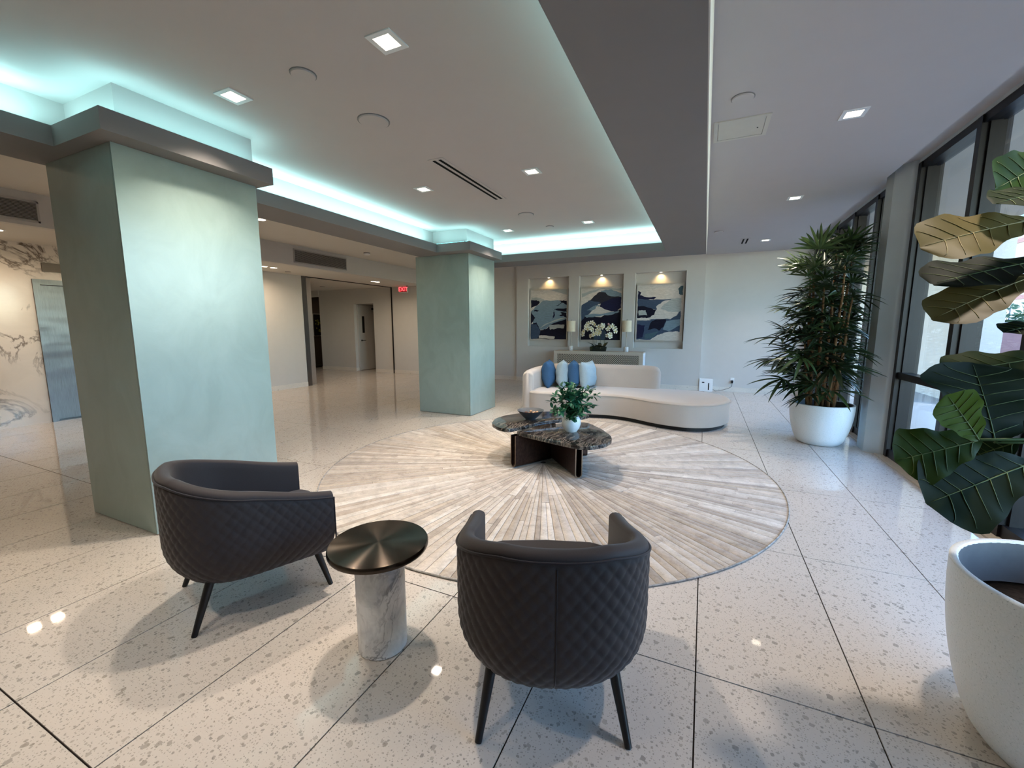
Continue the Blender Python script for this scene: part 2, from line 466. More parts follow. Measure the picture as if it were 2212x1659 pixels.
# ------------------------------------------------------------------ walls
# left part of the far wall, with the door alcove cut in
ax0, ax1, az = -10.45, -9.62, 2.19
xe = ony(692, 700, Y_FAR).x
w = MB().box(xe, ax0, Y_FAR, Y_FAR + 0.12, 0, 3.1).box(ax1, -4.62, Y_FAR, Y_FAR + 0.12, 0, 3.1).box(ax0, ax1, Y_FAR, Y_FAR + 0.12, az, 3.1)
struct('wall_far_hall', w, 'wall_paint', 'pale plaster wall behind the pillars with the door alcove')
a = MB().box(ax0 - 0.1, ax0, Y_FAR + 0.12, 11.7, 0, 2.4).box(ax1, ax1 + 0.1, Y_FAR + 0.12, 11.7, 0, 2.4)
a.box(ax0 - 0.1, ax1 + 0.1, 11.6, 11.7, 0, 2.4).box(ax0 - 0.1, ax1 + 0.1, Y_FAR + 0.12, 11.7, az, 2.4)
struct('wall_alcove', a, 'wall_paint', 'shallow plastered alcove that holds the service door')
# niche wall
NY, ND = 10.40, 0.14
niches = [(-4.29, -3.18), (-2.915, -1.826), (-1.555, -0.442)]
nz0, nz1 = 0.945, 2.705
w = MB()
xs = [-4.62] + [q for n_ in niches for q in n_] + [-0.05]
for k in range(0, len(xs), 2): w.box(xs[k], xs[k + 1], NY, NY + ND, nz0, nz1)
w.box(-4.62, -0.05, NY, NY + ND, 0, nz0).box(-4.62, -0.05, NY, NY + ND, nz1, 3.2).box(-4.62, -0.05, NY + ND, NY + ND + 0.06, 0, 3.2)
struct('wall_far', w, 'wall_paint', 'pale wall with three recessed picture niches')
struct('wall_far_window_side', MB().box(-0.05, 2.2, 10.52, 10.66, 0, 3.25), 'wall_paint', 'plain pale wall behind the potted palm')
struct('wall_left', MB().box(X_LEFT - 0.15, X_LEFT, 4.62, 7.24, 0, 3.0).box(X_LEFT - 0.15, X_LEFT, 4.50, 4.62, 0, 3.0), 'wall_paint', 'pale hall wall between lift and opening')
# marble wall with the lift opening
ey0, ey1, ez = 2.80, 3.95, 2.15
w = MB().box(X_MARB - 0.2, X_MARB, Y_BACK, ey0, 0, 2.8).box(X_MARB - 0.2, X_MARB, ey1, 4.62, 0, 2.8).box(X_MARB - 0.2, X_MARB, ey0, ey1, ez, 2.8)
struct('wall_left_marble', w, 'wall_marble', 'cream marble wall with brown veins around the lift')
struct('wall_back', MB().box(-9.2, 2.2, Y_BACK - 0.15, Y_BACK, 0, 3.2), 'wall_paint')
# inner hall past the opening
struct('wall_hall_end', MB().box(-13.6, -13.4, 5.0, 13.0, 0, 3.0).box(-13.5, X_LEFT - 0.15, 5.3, 5.4, 0, 3.0), 'wall_paint')
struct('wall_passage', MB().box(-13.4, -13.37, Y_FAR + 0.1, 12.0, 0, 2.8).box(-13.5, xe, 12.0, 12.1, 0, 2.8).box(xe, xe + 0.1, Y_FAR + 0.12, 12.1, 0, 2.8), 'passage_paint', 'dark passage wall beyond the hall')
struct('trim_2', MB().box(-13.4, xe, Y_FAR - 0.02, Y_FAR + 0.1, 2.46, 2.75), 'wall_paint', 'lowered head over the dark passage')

# baseboards of terrazzo
BBH, BBT = 0.105, 0.012
def bboard(name, x0, x1, y0, y1): struct(name, MB().box(x0, x1, y0, y1, 0.0, BBH), 'terrazzo_base')
bboard('baseboard_far_hall', xe, ax0, Y_FAR - BBT, Y_FAR)
bboard('baseboard_far_exit', ax1, -4.62, Y_FAR - BBT, Y_FAR)
bboard('baseboard_far', -4.62 - BBT, -0.05 + BBT, NY - BBT, NY)
bboard('baseboard_far_window_side', -0.05, X_WIN, 10.52 - BBT, 10.52)
bboard('baseboard_left', X_LEFT, X_LEFT + BBT, 4.62, 7.24)
bboard('baseboard_alcove', ax0, ax0 + BBT, Y_FAR, 10.62)

# ------------------------------------------------------------------ ceilings
IX0, IX1, IY0, IY1 = -4.06, -0.38, -2.8, 7.19          # cove back faces
OX0, OX1, OY0, OY1 = -4.345, -0.053, -3.4, 7.50        # outer faces of the soffit ring
FX0, FX1, FY0, FY1 = -3.84, -0.60, -2.55, 6.92         # fascia faces
struct('ceiling', MB().box(OX0, OX1, OY0, OY1, Z_MAIN, Z_MAIN + 0.12), 'ceiling_paint', 'raised white ceiling glowing with cyan cove light')
sof = MB()
sof.box(OX0, FX0, OY0, OY1, Z_SOF, Z_FAS).box(FX1, OX1, OY0, OY1, Z_SOF, Z_FAS)
sof.box(FX0, FX1, FY1, OY1, Z_SOF, Z_FAS).box(FX0, FX1, OY0, FY0, Z_SOF, Z_FAS)
caps = [(1.379, 2.458), (5.61, 6.69)]
for y0, y1 in caps: sof.box(FX0, -3.25, y0, y1, Z_SOF, Z_FAS)
struct('trim_3', sof, 'soffit_paint', 'grey soffit band around the raised ceiling, stepping out over the pillars')
cv = MB()
cv.box(OX0, IX0, OY0, OY1, Z_FAS, Z_MAIN).box(IX1, OX1, OY0, OY1, Z_FAS, Z_MAIN)
cv.box(IX0, IX1, IY1, OY1, Z_FAS, Z_MAIN).box(IX0, IX1, OY0, IY0, Z_FAS, Z_MAIN)
for y0, y1 in ((1.535, 2.42), (5.83, 6.74)): cv.box(IX0, -3.43, y0, y1, Z_FAS, Z_MAIN)
struct('trim_4', cv, 'ceiling_paint', 'white upright of the light cove')
struct('trim_5', MB().box(OX0 - 0.006, OX0, OY0, OY1, Z_SOF, 3.15).box(OX1, OX1 + 0.006, OY0, OY1 + 0.006, Z_SOF, 3.15).box(OX0, OX1, OY1, OY1 + 0.006, Z_SOF, 3.15), 'hall_ceiling_paint')
w = MB().box(OX1 + 0.006, 1.68, Y_BACK, 10.6, Z_WIN, Z_WIN + 0.12).box(-4.7, OX1 + 0.006, OY1 + 0.006, 10.6, Z_WIN, Z_WIN + 0.12).box(OX0, OX1, Y_BACK, OY0, Z_WIN, Z_WIN + 0.12)
w.box(1.66, 1.68, Y_BACK, 10.6, Z_WIN + 0.12, 3.2)
w.box(1.68, 2.1, Y_BACK, 10.6, 3.16, 3.2)
struct('ceiling_window_side', w, 'ceiling_paint', 'flat white ceiling along the windows')
struct('ceiling_hall', MB().box(X_HEAD, OX0, Y_BACK, 10.5, Z_HALL, Z_HALL + 0.1), 'hall_ceiling_paint', 'white ceiling of the hall behind the pillars')
struct('trim_6', MB().box(X_HEAD - 0.12, X_HEAD, Y_BACK, 10.5, Z_LOW, Z_HALL + 0.1), 'wall_paint', 'bulkhead carrying the air grilles')
struct('ceiling_hall_low', MB().box(-13.6, X_HEAD - 0.12, Y_BACK, 12.1, Z_LOW, Z_LOW + 0.1), 'hall_ceiling_paint', 'lower white ceiling before the lift')

# ------------------------------------------------------------------ pillars with glass panels
def pillar(x0, x1, y0, y1, label):
    t_ = 0.014; g = 0.003
    o = struct('pillar', MB().box(x0 + t_, x1 - t_, y0 + t_, y1 - t_, 0, Z_SOF), 'dark_void', label)
    o['category'] = 'pillar'
    for bx in ((x0 + g, x1 - t_ - g, y0, y0 + t_), (x0 + g, x1 - t_ - g, y1 - t_, y1), (x1 - t_, x1, y0 + g * 0, y1), (x0, x0 + t_, y0 + t_ + g, y1 - t_ - g)):
        MB().box(bx[0], bx[1], bx[2], bx[3], 0.006, Z_SOF - 0.002).obj('glass_panel', 'pillar_glass', o)
    return o
pillar(-4.30, -3.415, 1.487, 2.42, 'pale green glass-clad pillar behind the armchair beside the side table')
pillar(-4.425, -3.412, 5.84, 6.722, 'pale green glass-clad pillar near the sofa end')

# ------------------------------------------------------------------ cove LED strips
def led(name, loc, sx, sy, power, rot, label):
    o = MB().box(-sx / 2, sx / 2, -sy / 2, sy / 2, -0.012, 0).obj(name, 'led_cyan', None, loc=loc)
    tag(o, label, 'light strip', 'cove light strips')
    L = area('led_light', o, (0, 0, 0.02), max(sx, 0.02), max(sy, 0.02), power, (0.50, 0.96, 1.0), rot)
    return o
LP = 5.2     # watts per metre
zl = Z_FAS + 0.016
segs = [(-3.95, FY0, 1.36), (-3.95, 2.48, 5.59), (-3.95, 6.74, 7.05)]
lab = 'cyan light strip lying in the cove over the pillars'
for x, y0, y1 in segs: led('light_strip', (x, (y0 + y1) / 2, zl), 0.03, y1 - y0, LP * (y1 - y0), (math.pi, 0, 0), lab)
for y0, y1 in caps:
    led('light_strip', (-3.34, (y0 + y1) / 2, zl), 0.03, y1 - y0 - 0.1, LP * 0.30 * (y1 - y0), (math.pi, 0, 0), 'cyan light strip on the stepped cap over a pillar')
    led('light_strip', (-3.66, y0 + 0.075, zl), 0.55, 0.03, LP * 0.35 * 0.55, (math.pi, 0, 0), 'short cyan light strip at the side of a pillar cap')
    led('light_strip', (-3.66, y1 - 0.02, zl), 0.5, 0.02, LP * 0.25 * 0.5, (math.pi, 0, 0), 'short cyan light strip at the side of a pillar cap')
led('light_strip', ((IX0 + IX1) / 2, 7.06, zl), 3.5, 0.03, LP * 1.3 * 3.5, (math.pi, 0, 0), 'cyan light strip in the cove before the niche wall')
led('light_strip', (-0.49, (FY0 + FY1) / 2, zl), 0.03, FY1 - FY0, LP * 0.55 * (FY1 - FY0), (math.pi, 0, 0), 'cyan light strip in the cove along the window side')

# ------------------------------------------------------------------ recessed ceiling fittings
HOUS = 0.16
def downlight_proto():
    o = thing('ceiling_downlight', '', 'downlight')
    h = HOUS / 2; q = 0.052
    fr_ = MB()
    for b in ((-h, h, -h, -q), (-h, h, q, h), (-h, -q, -q, q), (q, h, -q, q)): fr_.box(b[0], b[1], b[2], b[3], -0.006, 0.0)
    fr_.obj('frame', 'white_plastic', o)
    MB().box(-q, q, -q, q, -0.004, -0.001).obj('lens', 'lens_glow', o)
    return o
def downlight(x, y, z, power, label, group, first=[None]):
    if first[0] is None: o = first[0] = downlight_proto(); o.location = (x, y, z)
    else: o = dup(first[0], (x, y, z))
    for c in [c for c in bpy.data.objects if c.parent == o and c.type == 'LIGHT']: bpy.data.objects.remove(c)
    tag(o, label, 'downlight', group)
    area('lamp', o, (0, 0, -0.012), 0.09, 0.09, power, WARM, (0, 0, 0), 100)
for x in (-2.90, -1.62):
    for y in (-0.12, 1.95, 4.01, 6.19):
        row = {-0.12: 'ahead of the small flush disc', 1.95: 'level with the small flush disc', 4.01: 'level with the slot diffuser', 6.19: 'level with the last flush disc'}[y]
        downlight(x, y, Z_MAIN, 18 if y > 0 else 9, 'square downlight in the raised ceiling, %s side, %s' % ('pillar' if x < -2 else 'window', row), 'downlights in the raised ceiling')
for y in (1.9, 4.13, 6.40, 9.2):
    row = {1.9: 'before the access panel', 4.13: 'level with the access panel', 6.40: 'over the potted palm', 9.2: 'beside the short slot diffuser'}[y]
    downlight(0.92, y, Z_WIN, 13, 'square downlight in the flat ceiling, ' + row, 'downlights along the windows')
def round_light(x, y, z, power, label, group):
    o = thing('round_downlight', label, 'downlight', (x, y, z), 0, group)
    MB().lathe([(0.085, 0), (0.085, -0.006), (0.062, -0.008)], 24, cap0=True, cap1=True).obj('frame', 'white_plastic', o, True, 40)
    MB().lathe([(0.060, -0.008), (0.060, -0.0095)], 24).obj('lens', 'lens_glow', o)
    area('lamp', o, (0, 0, -0.014), 0.1, 0.1, power, (1.0, 0.78, 0.56), (0, 0, 0), 160)
for y in (2.05, 2.28, 4.0, 5.82, 6.03, 8.9, 9.06):
    lab = {2: 'small round downlight, one of a close pair before the lift door', 4: 'single small round downlight between the lift and the hall wall', 5: 'small round downlight, one of a close pair below the long air grille', 6: 'small round downlight, one of a close pair below the long air grille'}.get(int(y), 'small round downlight, one of a close pair before the EXIT sign')
    round_light(-8.15, y, Z_LOW, 10.5, lab, 'round downlights in the low ceiling')
for x, y in ((-10.6, 8.6), (xe - 0.5, 11.25)):  # the second lamp is added, to brighten the dark passage and its picture
    round_light(x, y, Z_LOW, 8 if y < 10 else 1.2, 'small round downlight in the inner hall ceiling or added over the passage', 'round downlights in the inner hall')
for y in (-1.5, 4.4):
    round_light(-6.15, y, Z_HALL, 15, 'small round downlight in the hall ceiling behind the pillars', 'round downlights behind the pillars')

def disc(x, y, z, r, label, name='ceiling_disc', cat='ceiling disc', mat='ceiling_paint', group=None, h=0.012):
    o = thing(name, label, cat, (x, y, z), 0, group)
    MB().lathe([(r, 0), (r, -h * 0.4)], 32).obj('rim', 'soffit_paint', o, True, 30)
    MB().lathe([(r * 0.93, -h * 0.4), (r * 0.9, -h), (0.001, -h)], 32, cap1=False).obj('cover', mat, o, True, 30)
g_ = 'flush discs in the raised ceiling'
disc(-2.275, 1.97, Z_MAIN, 0.075, 'small white flush disc between the first pair of downlights', group=g_)
disc(-2.30, 2.59, Z_MAIN, 0.115, 'large white speaker disc in the raised ceiling', 'ceiling_speaker', 'speaker')
disc(-2.275, 5.44, Z_MAIN, 0.105, 'white speaker disc beyond the slotted air diffuser', 'ceiling_speaker', 'speaker')
disc(-2.215, 6.22, Z_MAIN, 0.06, 'small white flush disc between the last pair of downlights', group=g_)
disc(0.15, 3.54, Z_WIN, 0.075, 'white flush disc beside the ceiling access panel', group='flush discs along the windows')
disc(0.12, 8.09, Z_WIN, 0.075, 'white flush disc beside the grey soffit band', group='flush discs along the windows')
disc(-6.80, 7.27, Z_HALL, 0.07, 'white smoke detector on the hall ceiling', 'smoke_detector', 'smoke detector', 'white_plastic', h=0.045)
disc(-8.48, 6.61, Z_LOW, 0.06, 'small white flush disc in the low hall ceiling', group='flush discs in the low ceiling')
disc(-10.6, 9.4, Z_LOW, 0.07, 'small white flush disc in the inner hall ceiling', group='flush discs in the low ceiling')

def slot_diffuser(x0, x1, y0, y1, z, along_y, label):
    o = thing('slot_diffuser', label, 'air vent', ((x0 + x1) / 2, (y0 + y1) / 2, z))
    hx, hy = (x1 - x0) / 2, (y1 - y0) / 2
    MB().box(-hx, hx, -hy, hy, -0.004, 0).obj('plate', 'ceiling_paint', o)
    for s in (-1, 1):
        MB().box(s * 0.032 - 0.014, s * 0.032 + 0.014, -hy + 0.03, hy - 0.03, -0.006, -0.003).obj('slot', 'dark_void', o)
slot_diffuser(-2.38, -2.22, 3.36, 4.70, Z_MAIN, True, 'long white slot diffuser with two black slots in the raised ceiling')
slot_diffuser(0.50, 0.66, 8.88, 9.42, Z_WIN, True, 'short white slot diffuser with two black slots near the far wall')
o = thing('access_panel', 'square cream access panel in the flat white ceiling', 'panel', (0.17, 4.05, Z_WIN))
fm = MB()
for b in ((-0.195, 0.195, -0.195, -0.165), (-0.195, 0.195, 0.165, 0.195), (-0.195, -0.165, -0.165, 0.165), (0.165, 0.195, -0.165, 0.165)): fm.box(*b, -0.008, 0)
fm.obj('frame', 'panel_cream', o)
MB().box(-0.161, 0.161, -0.163, 0.163, -0.006, 0).obj('hatch', 'panel_cream', o)
MB().lathe([(0.006, -0.006), (0.006, -0.009)], 10, (0.12, 0.02)).obj('lock', 'black_plastic', o)

def grille(y0, y1, z0, z1, label):
    o = thing('air_grille', label, 'air grille', (X_HEAD, (y0 + y1) / 2, (z0 + z1) / 2))
    hy, hz = (y1 - y0) / 2, (z1 - z0) / 2
    fm = MB()
    for b in ((-hy, hy, -hz, -hz + 0.02), (-hy, hy, hz - 0.02, hz), (-hy, -hy + 0.02, -hz, hz), (hy - 0.02, hy, -hz, hz)): fm.box(0, 0.014, b[0], b[1], b[2], b[3])
    fm.obj('frame', 'grille_metal', o)
    MB().box(0.0, 0.002, -hy + 0.02, hy - 0.02, -hz + 0.02, hz - 0.02).obj('backing', 'dark_void', o)
    n = 13; sl = MB().add([(0.002, -hy + 0.02, 0.006), (0.012, -hy + 0.02, -0.003), (0.012, -hy + 0.02, -0.006), (0.002, -hy + 0.02, 0.003),
                           (0.002, hy - 0.02, 0.006), (0.012, hy - 0.02, -0.003), (0.012, hy - 0.02, -0.006), (0.002, hy - 0.02, 0.003)],
                          [(0, 1, 5, 4), (1, 2, 6, 5), (2, 3, 7, 6), (3, 0, 4, 7), (0, 3, 2, 1), (4, 5, 6, 7)]).mesh('slat', 'grille_metal')
    for k in range(n): link('slat', sl, o, (0, 0, -hz + 0.02 + (k + 0.5) * (2 * hz - 0.04) / n))
grille(5.98, 7.34, 2.715, 2.985, 'long louvred air grille in the bulkhead above the hall opening')
grille(1.05, 2.47, 2.705, 2.955, 'long louvred air grille in the bulkhead before the lift')

# ------------------------------------------------------------------ windows
def window(name, y0, y1, mull, rail, label):
    """y0<y1; frame of bronze with one pane per bay"""
    o = struct(name, MB().box(X_WIN, X_WIN + 0.14, y0, y1, 3.06, 3.13), 'bronze_frame', label)
    MB().box(X_WIN, X_WIN + 0.14, y0, y1, 0.012, 0.10).obj('sill', 'bronze_frame', o)
    ys = [y0] + list(mull) + [y1]
    for k, y in enumerate(ys):
        a_, b_ = (y, y + 0.07) if k == 0 else ((y - 0.07, y) if k == len(ys) - 1 else (y - 0.035, y + 0.035))
        MB().box(X_WIN - 0.015, X_WIN + 0.165, a_, b_, 0.012, 3.12).obj('mullion', 'bronze_frame', o)
        MB().box(X_WIN + 0.03, X_WIN + 0.10, a_ - 0.02, b_ + 0.02, 0.05, 3.10).obj('stop', 'bronze_frame', o)
    for k in range(len(ys) - 1):
        if rail: MB().box(X_WIN + 0.005, X_WIN + 0.12, ys[k] + 0.03, ys[k + 1] - 0.03, 0.89, 0.96).obj('rail', 'bronze_frame', o)
        MB().box(X_WIN + 0.06, X_WIN + 0.068, ys[k] + 0.03, ys[k + 1] - 0.03, 0.06, 3.10).obj('pane', 'window_glass', o)
    return o
window('window_1', 0.62, 5.93, [4.85 - 0.935 * k for k in range(5)][::-1][1:], True, 'tall dark-framed window with a low rail behind the fig plant')
window('window_2', 6.28, 10.45, [7.08, 8.01, 8.94, 9.87], False, 'tall dark-framed window behind the palm')
# wall pier between the windows, rounded edge towards the room
pr = [(1.775, 6.06)]
for k in range(7):
    a = R(180 + 90 * k / 6); pr.append((1.875 + 0.04 * math.cos(a) + 0.0, 5.995 + 0.045 * math.sin(a)))
pr = [(1.772, 6.30), (1.772, 6.075), (1.86, 5.985), (1.87, 5.962), (1.885, 5.948), (1.905, 5.94), (1.925, 5.94), (2.09, 5.94), (2.09, 6.30)]
struct('wall_pier', MB().prism(pr[::-1], 0.0, 3.16), 'window_paint', 'grey-white pier between the two windows', smooth=True, auto=25)
struct('wall_right', MB().box(X_WIN - 0.02, X_WIN + 0.16, Y_BACK, 0.62, 0.0, 3.16), 'window_paint')
struct('trim_7', MB().box(X_WIN - 0.005, X_WIN + 0.15, Y_BACK, 10.5, 3.13, 3.17), 'window_paint')

# ------------------------------------------------------------------ outside
struct('ground_outside', MB().box(1.96, 60, -30, 60, -0.2, -0.03), 'ext_ground', 'pale paving outside the windows')
struct('wall_outside', MB().box(4.5, 4.8, 10.4, 30, -0.03, 3.4), 'ext_white', 'long off-white wall outside the windows')
struct('roof_overhang', MB().box(2.1, 4.8, -8, 30, 3.34, 3.6), 'ext_soffit', 'beige overhang outside the windows')
b = thing('low_wall', 'low mauve garden wall across the street', 'wall', (9.0, 14.0, -0.03))
MB().box(0, 0.3, -14, 16, 0, 1.55).obj('body', 'ext_mauve', b); MB().box(-0.05, 0.35, -14, 16, 1.55, 1.63).obj('coping', 'ext_white', b)
hd = MB(); rnd = random.Random(3)
for k in range(2600):
    c = Vector((10.0 + rnd.uniform(-.5, .5), rnd.uniform(2, 28), rnd.uniform(0.9, 2.15 + 0.2 * math.sin(k))))
    u = Vector((rnd.uniform(-1, 1), rnd.uniform(-1, 1), rnd.uniform(-1, 1))).normalized() * 0.11; v_ = u.orthogonal().normalized() * 0.07
    hd.add([c - u, c + v_, c + u, c - v_], [(0, 1, 2, 3)])
hg = thing('hedge', 'dark green clipped hedge behind the mauve wall', 'hedge', (0, 0, 0))
hd.obj('foliage', 'hedge_leaf', hg)['kind'] = 'stuff'
MB().box(9.75, 10.25, 2, 28, -0.03, 1.7).obj('core', 'hedge_leaf', hg)
bl = thing('apartment_building', 'pale building with blue windows across the street', 'building', (20, 44, -0.03))
MB().box(0, 8, -8, 22, 0, 11).obj('wall', 'ext_white', bl)
MB().box(-0.06, 0, -8, 22, 3.4, 3.7).obj('band', 'ext_mauve', bl); MB().box(-0.06, 0, -8, 22, 7.4, 7.7).obj('band', 'ext_mauve', bl)
wp = MB().box(-0.05, 0.05, -0.8, 0.8, 0, 1.7).mesh('window', 'ext_window')
for k in range(9):
    for z in (1.2, 4.6, 8.6): link('window', wp, bl, (0, -6.5 + 3.1 * k, z))

# ------------------------------------------------------------------ lift and hall fittings
lf = thing('lift_door', 'brushed steel lift door set in the cream marble wall', 'lift door', (X_MARB, (ey0 + ey1) / 2, 0))
hw = (ey1 - ey0) / 2
fm = MB().box(-0.12, 0.03, -hw - 0.0, -hw + 0.075, 0, ez).box(-0.12, 0.03, hw - 0.075, hw, 0, ez).box(-0.12, 0.03, -hw + 0.075, hw - 0.075, ez - 0.075, ez)
fm.obj('frame', 'stainless', lf)
for a_, b_ in ((-hw + 0.075, -0.003), (0.003, hw - 0.075)): MB().box(-0.15, -0.11, a_, b_, 0.006, ez - 0.075).obj('panel', 'stainless', lf)
MB().box(-0.16, 0.0, -hw + 0.075, hw - 0.075, 0.0005, 0.005).obj('threshold', 'stainless', lf)
MB().box(-0.2, -0.155, -hw, hw, 0, ez).obj('shaft', 'dark_void', lf)
ip = onx(108, 583, X_MARB)
ind = thing('lift_indicator', 'bronze plaque with a white up arrow above the lift door', 'indicator', (X_MARB, ip.y + 0.10, 2.335))
MB().box(0, 0.02, -0.19, 0.19, -0.065, 0.065).obj('plate', 'plaque', ind)
MB().add([(0.021, 0.02, -0.045), (0.021, 0.11, -0.045), (0.021, 0.065, 0.045), (0.0235, 0.02, -0.045), (0.0235, 0.11, -0.045), (0.0235, 0.065, 0.045)],
         [(0, 2, 1), (3, 4, 5), (0, 1, 4, 3), (1, 2, 5, 4), (2, 0, 3, 5)]).obj('arrow', 'white_plastic', ind)

jb = MB().box(X_LEFT - 0.16, X_LEFT + 0.012, 7.24, 7.36, 0, Z_LOW)
jo = struct('trim_8', jb, 'stainless', 'polished steel jamb at the hall opening')
MB().box(X_LEFT - 0.16, X_LEFT - 0.12, 7.36, 7.60, 0, Z_LOW).obj('panel', 'steel_bright', jo)
struct('trim_9', MB().box(X_LEFT - 0.03, X_LEFT, 7.36, Y_FAR, Z_LOW - 0.018, Z_LOW).box(X_LEFT - 0.03, X_LEFT, Y_FAR - 0.03, Y_FAR, 0, Z_LOW - 0.018), 'bronze_frame', 'thin dark metal trim framing the hall opening')

dr = struct('door_1', MB().box(ax0, ax0 + 0.045, Y_FAR + 0.16, 11.42, 0.012, 2.12), 'door_paint', 'pale grey service door with a narrow vision pane, in the alcove')
fm = MB().box(ax0, ax0 + 0.06, Y_FAR + 0.115, Y_FAR + 0.155, 0, 2.17).box(ax0, ax0 + 0.06, 11.425, 11.48, 0, 2.17).box(ax0, ax0 + 0.06, Y_FAR + 0.155, 11.425, 2.125, 2.17)
fm.obj('door_frame', 'door_paint', dr)
MB().box(ax0 + 0.044, ax0 + 0.05, Y_FAR + 0.30, Y_FAR + 0.40, 1.25, 1.80).obj('vision_pane', 'black_plastic', dr)
hd_ = MB().lathe([(0.028, 0), (0.028, 0.012)], 16).tube([(0, 0, 0.01), (0, 0, 0.05), (0.0, 0.02, 0.055), (0, 0.13, 0.055)], 0.010, 8)
hd_.obj('handle', 'black_plastic', dr, True, 40, loc=(ax0 + 0.045, Y_FAR + 0.25, 1.0), rot=(0, R(90), 0))
MB().box(ax0 + 0.045, ax0 + 0.10, Y_FAR + 0.75, Y_FAR + 0.95, 2.02, 2.08).obj('door_closer', 'bronze_frame', dr)

_q = onx(688, 702, -13.37)
pc = thing('hall_picture', 'dark picture with yellow-green flowers in the dim passage', 'picture', (-13.37, _q.y, _q.z), R(90))
MB().box(-0.26, 0.26, -0.03, 0, -0.42, 0.42).obj('frame', 'art_frame', pc)
MB().box(-0.235, 0.235, -0.034, -0.03, -0.395, 0.395).obj('print', 'dark_picture', pc)
fl_ = MB(); rnd = random.Random(5)
for k in range(18):
    cx_, cz_ = rnd.uniform(-.15, .18), rnd.uniform(-.3, .2); q = [(cx_ + rnd.uniform(.02, .05) * math.cos(a), -0.0355, cz_ + rnd.uniform(.02, .05) * math.sin(a)) for a in (0, 1.3, 2.5, 3.8, 5)]
    fl_.add(q, [tuple(range(5))])
simple('flower_paint', srgb(150, 150, 70), 0.6, 0, 0.2, 30, 0.3)
fl_.obj('flower_print', 'flower_paint', pc)

# EXIT sign hanging under the low ceiling before the far wall
ex = ony(871.5, 625, Y_FAR - 0.12)
es = thing('exit_sign', 'red glowing EXIT sign hung before the hall wall', 'exit sign', (ex.x, Y_FAR - 0.12, ex.z), R(0))
MB().box(-0.155, 0.155, -0.02, 0.02, -0.10, 0.095).obj('housing', 'white_plastic', es)
MB().box(-0.135, 0.135, -0.023, -0.02, -0.08, 0.075).obj('face', 'exit_face', es)
MB().box(-0.10, 0.10, -0.03, 0.03, 0.095, 0.125).obj('mount', 'black_plastic', es)
MB().tube([(0, 0, 0.12), (0, 0, Z_LOW - ex.z)], 0.012, 8).obj('stem', 'black_plastic', es)
cu = bpy.data.curves.new('exit_text', 'FONT'); cu.body = 'EXIT'; cu.size = 0.165; cu.align_x = 'CENTER'; cu.align_y = 'CENTER'; cu.extrude = 0.0015; cu.offset = 0.003
to = bpy.data.objects.new('lettering', cu); col.objects.link(to)
dg = bpy.context.evaluated_depsgraph_get(); dg.update()
tm = bpy.data.meshes.new_from_object(to.evaluated_get(dg)); bpy.data.objects.remove(to)
tm.materials.clear(); tm.materials.append(MATS['exit_red'])
link('lettering', tm, es, (0, -0.0255, -0.002), (R(90), 0, 0))
MB().lathe([(0.03, 0), (0.03, 0.05), (0.015, 0.06)], 12).obj('emergency_lamp', 'black_plastic', es, loc=(0.15, -0.02, 0.07))

# ------------------------------------------------------------------ niche lights and paintings
def px2uv(pts, x0, x1, y0, y1): return [((x - x0) / (x1 - x0), 1 - (y - y0) / (y1 - y0)) for x, y in pts]
CREAM, PALE, BLUEGREY, SLATE, NAVY, INK, TEAL, CHAR = (srgb(214, 206, 196), srgb(176, 180, 176), srgb(124, 144, 156), srgb(66, 82, 104), srgb(30, 32, 62), srgb(22, 22, 40), srgb(74, 98, 108), srgb(44, 46, 56))
for nm, c in (('cream', CREAM), ('pale', PALE), ('bluegrey', BLUEGREY), ('slate', SLATE), ('navy', NAVY), ('ink', INK), ('teal', TEAL), ('char', CHAR)):
    t = NT('paint_' + nm); n = t.noise(t.mapv(t.obj(), (1.5, 1, 7), (0, R(20), 0)), 7, 5, 0.7, 1.0)
    t.base(t.ramp(n, [(0.3, tuple(q * 0.78 for q in c[:3]) + (1,)), (0.55, c), (0.8, tuple(min(1, q * 1.25 + 0.01) for q in c[:3]) + (1,))]), 0.7, 0, 0.2)
PN = ['cream', 'pale', 'bluegrey', 'slate', 'navy', 'ink', 'teal', 'char']
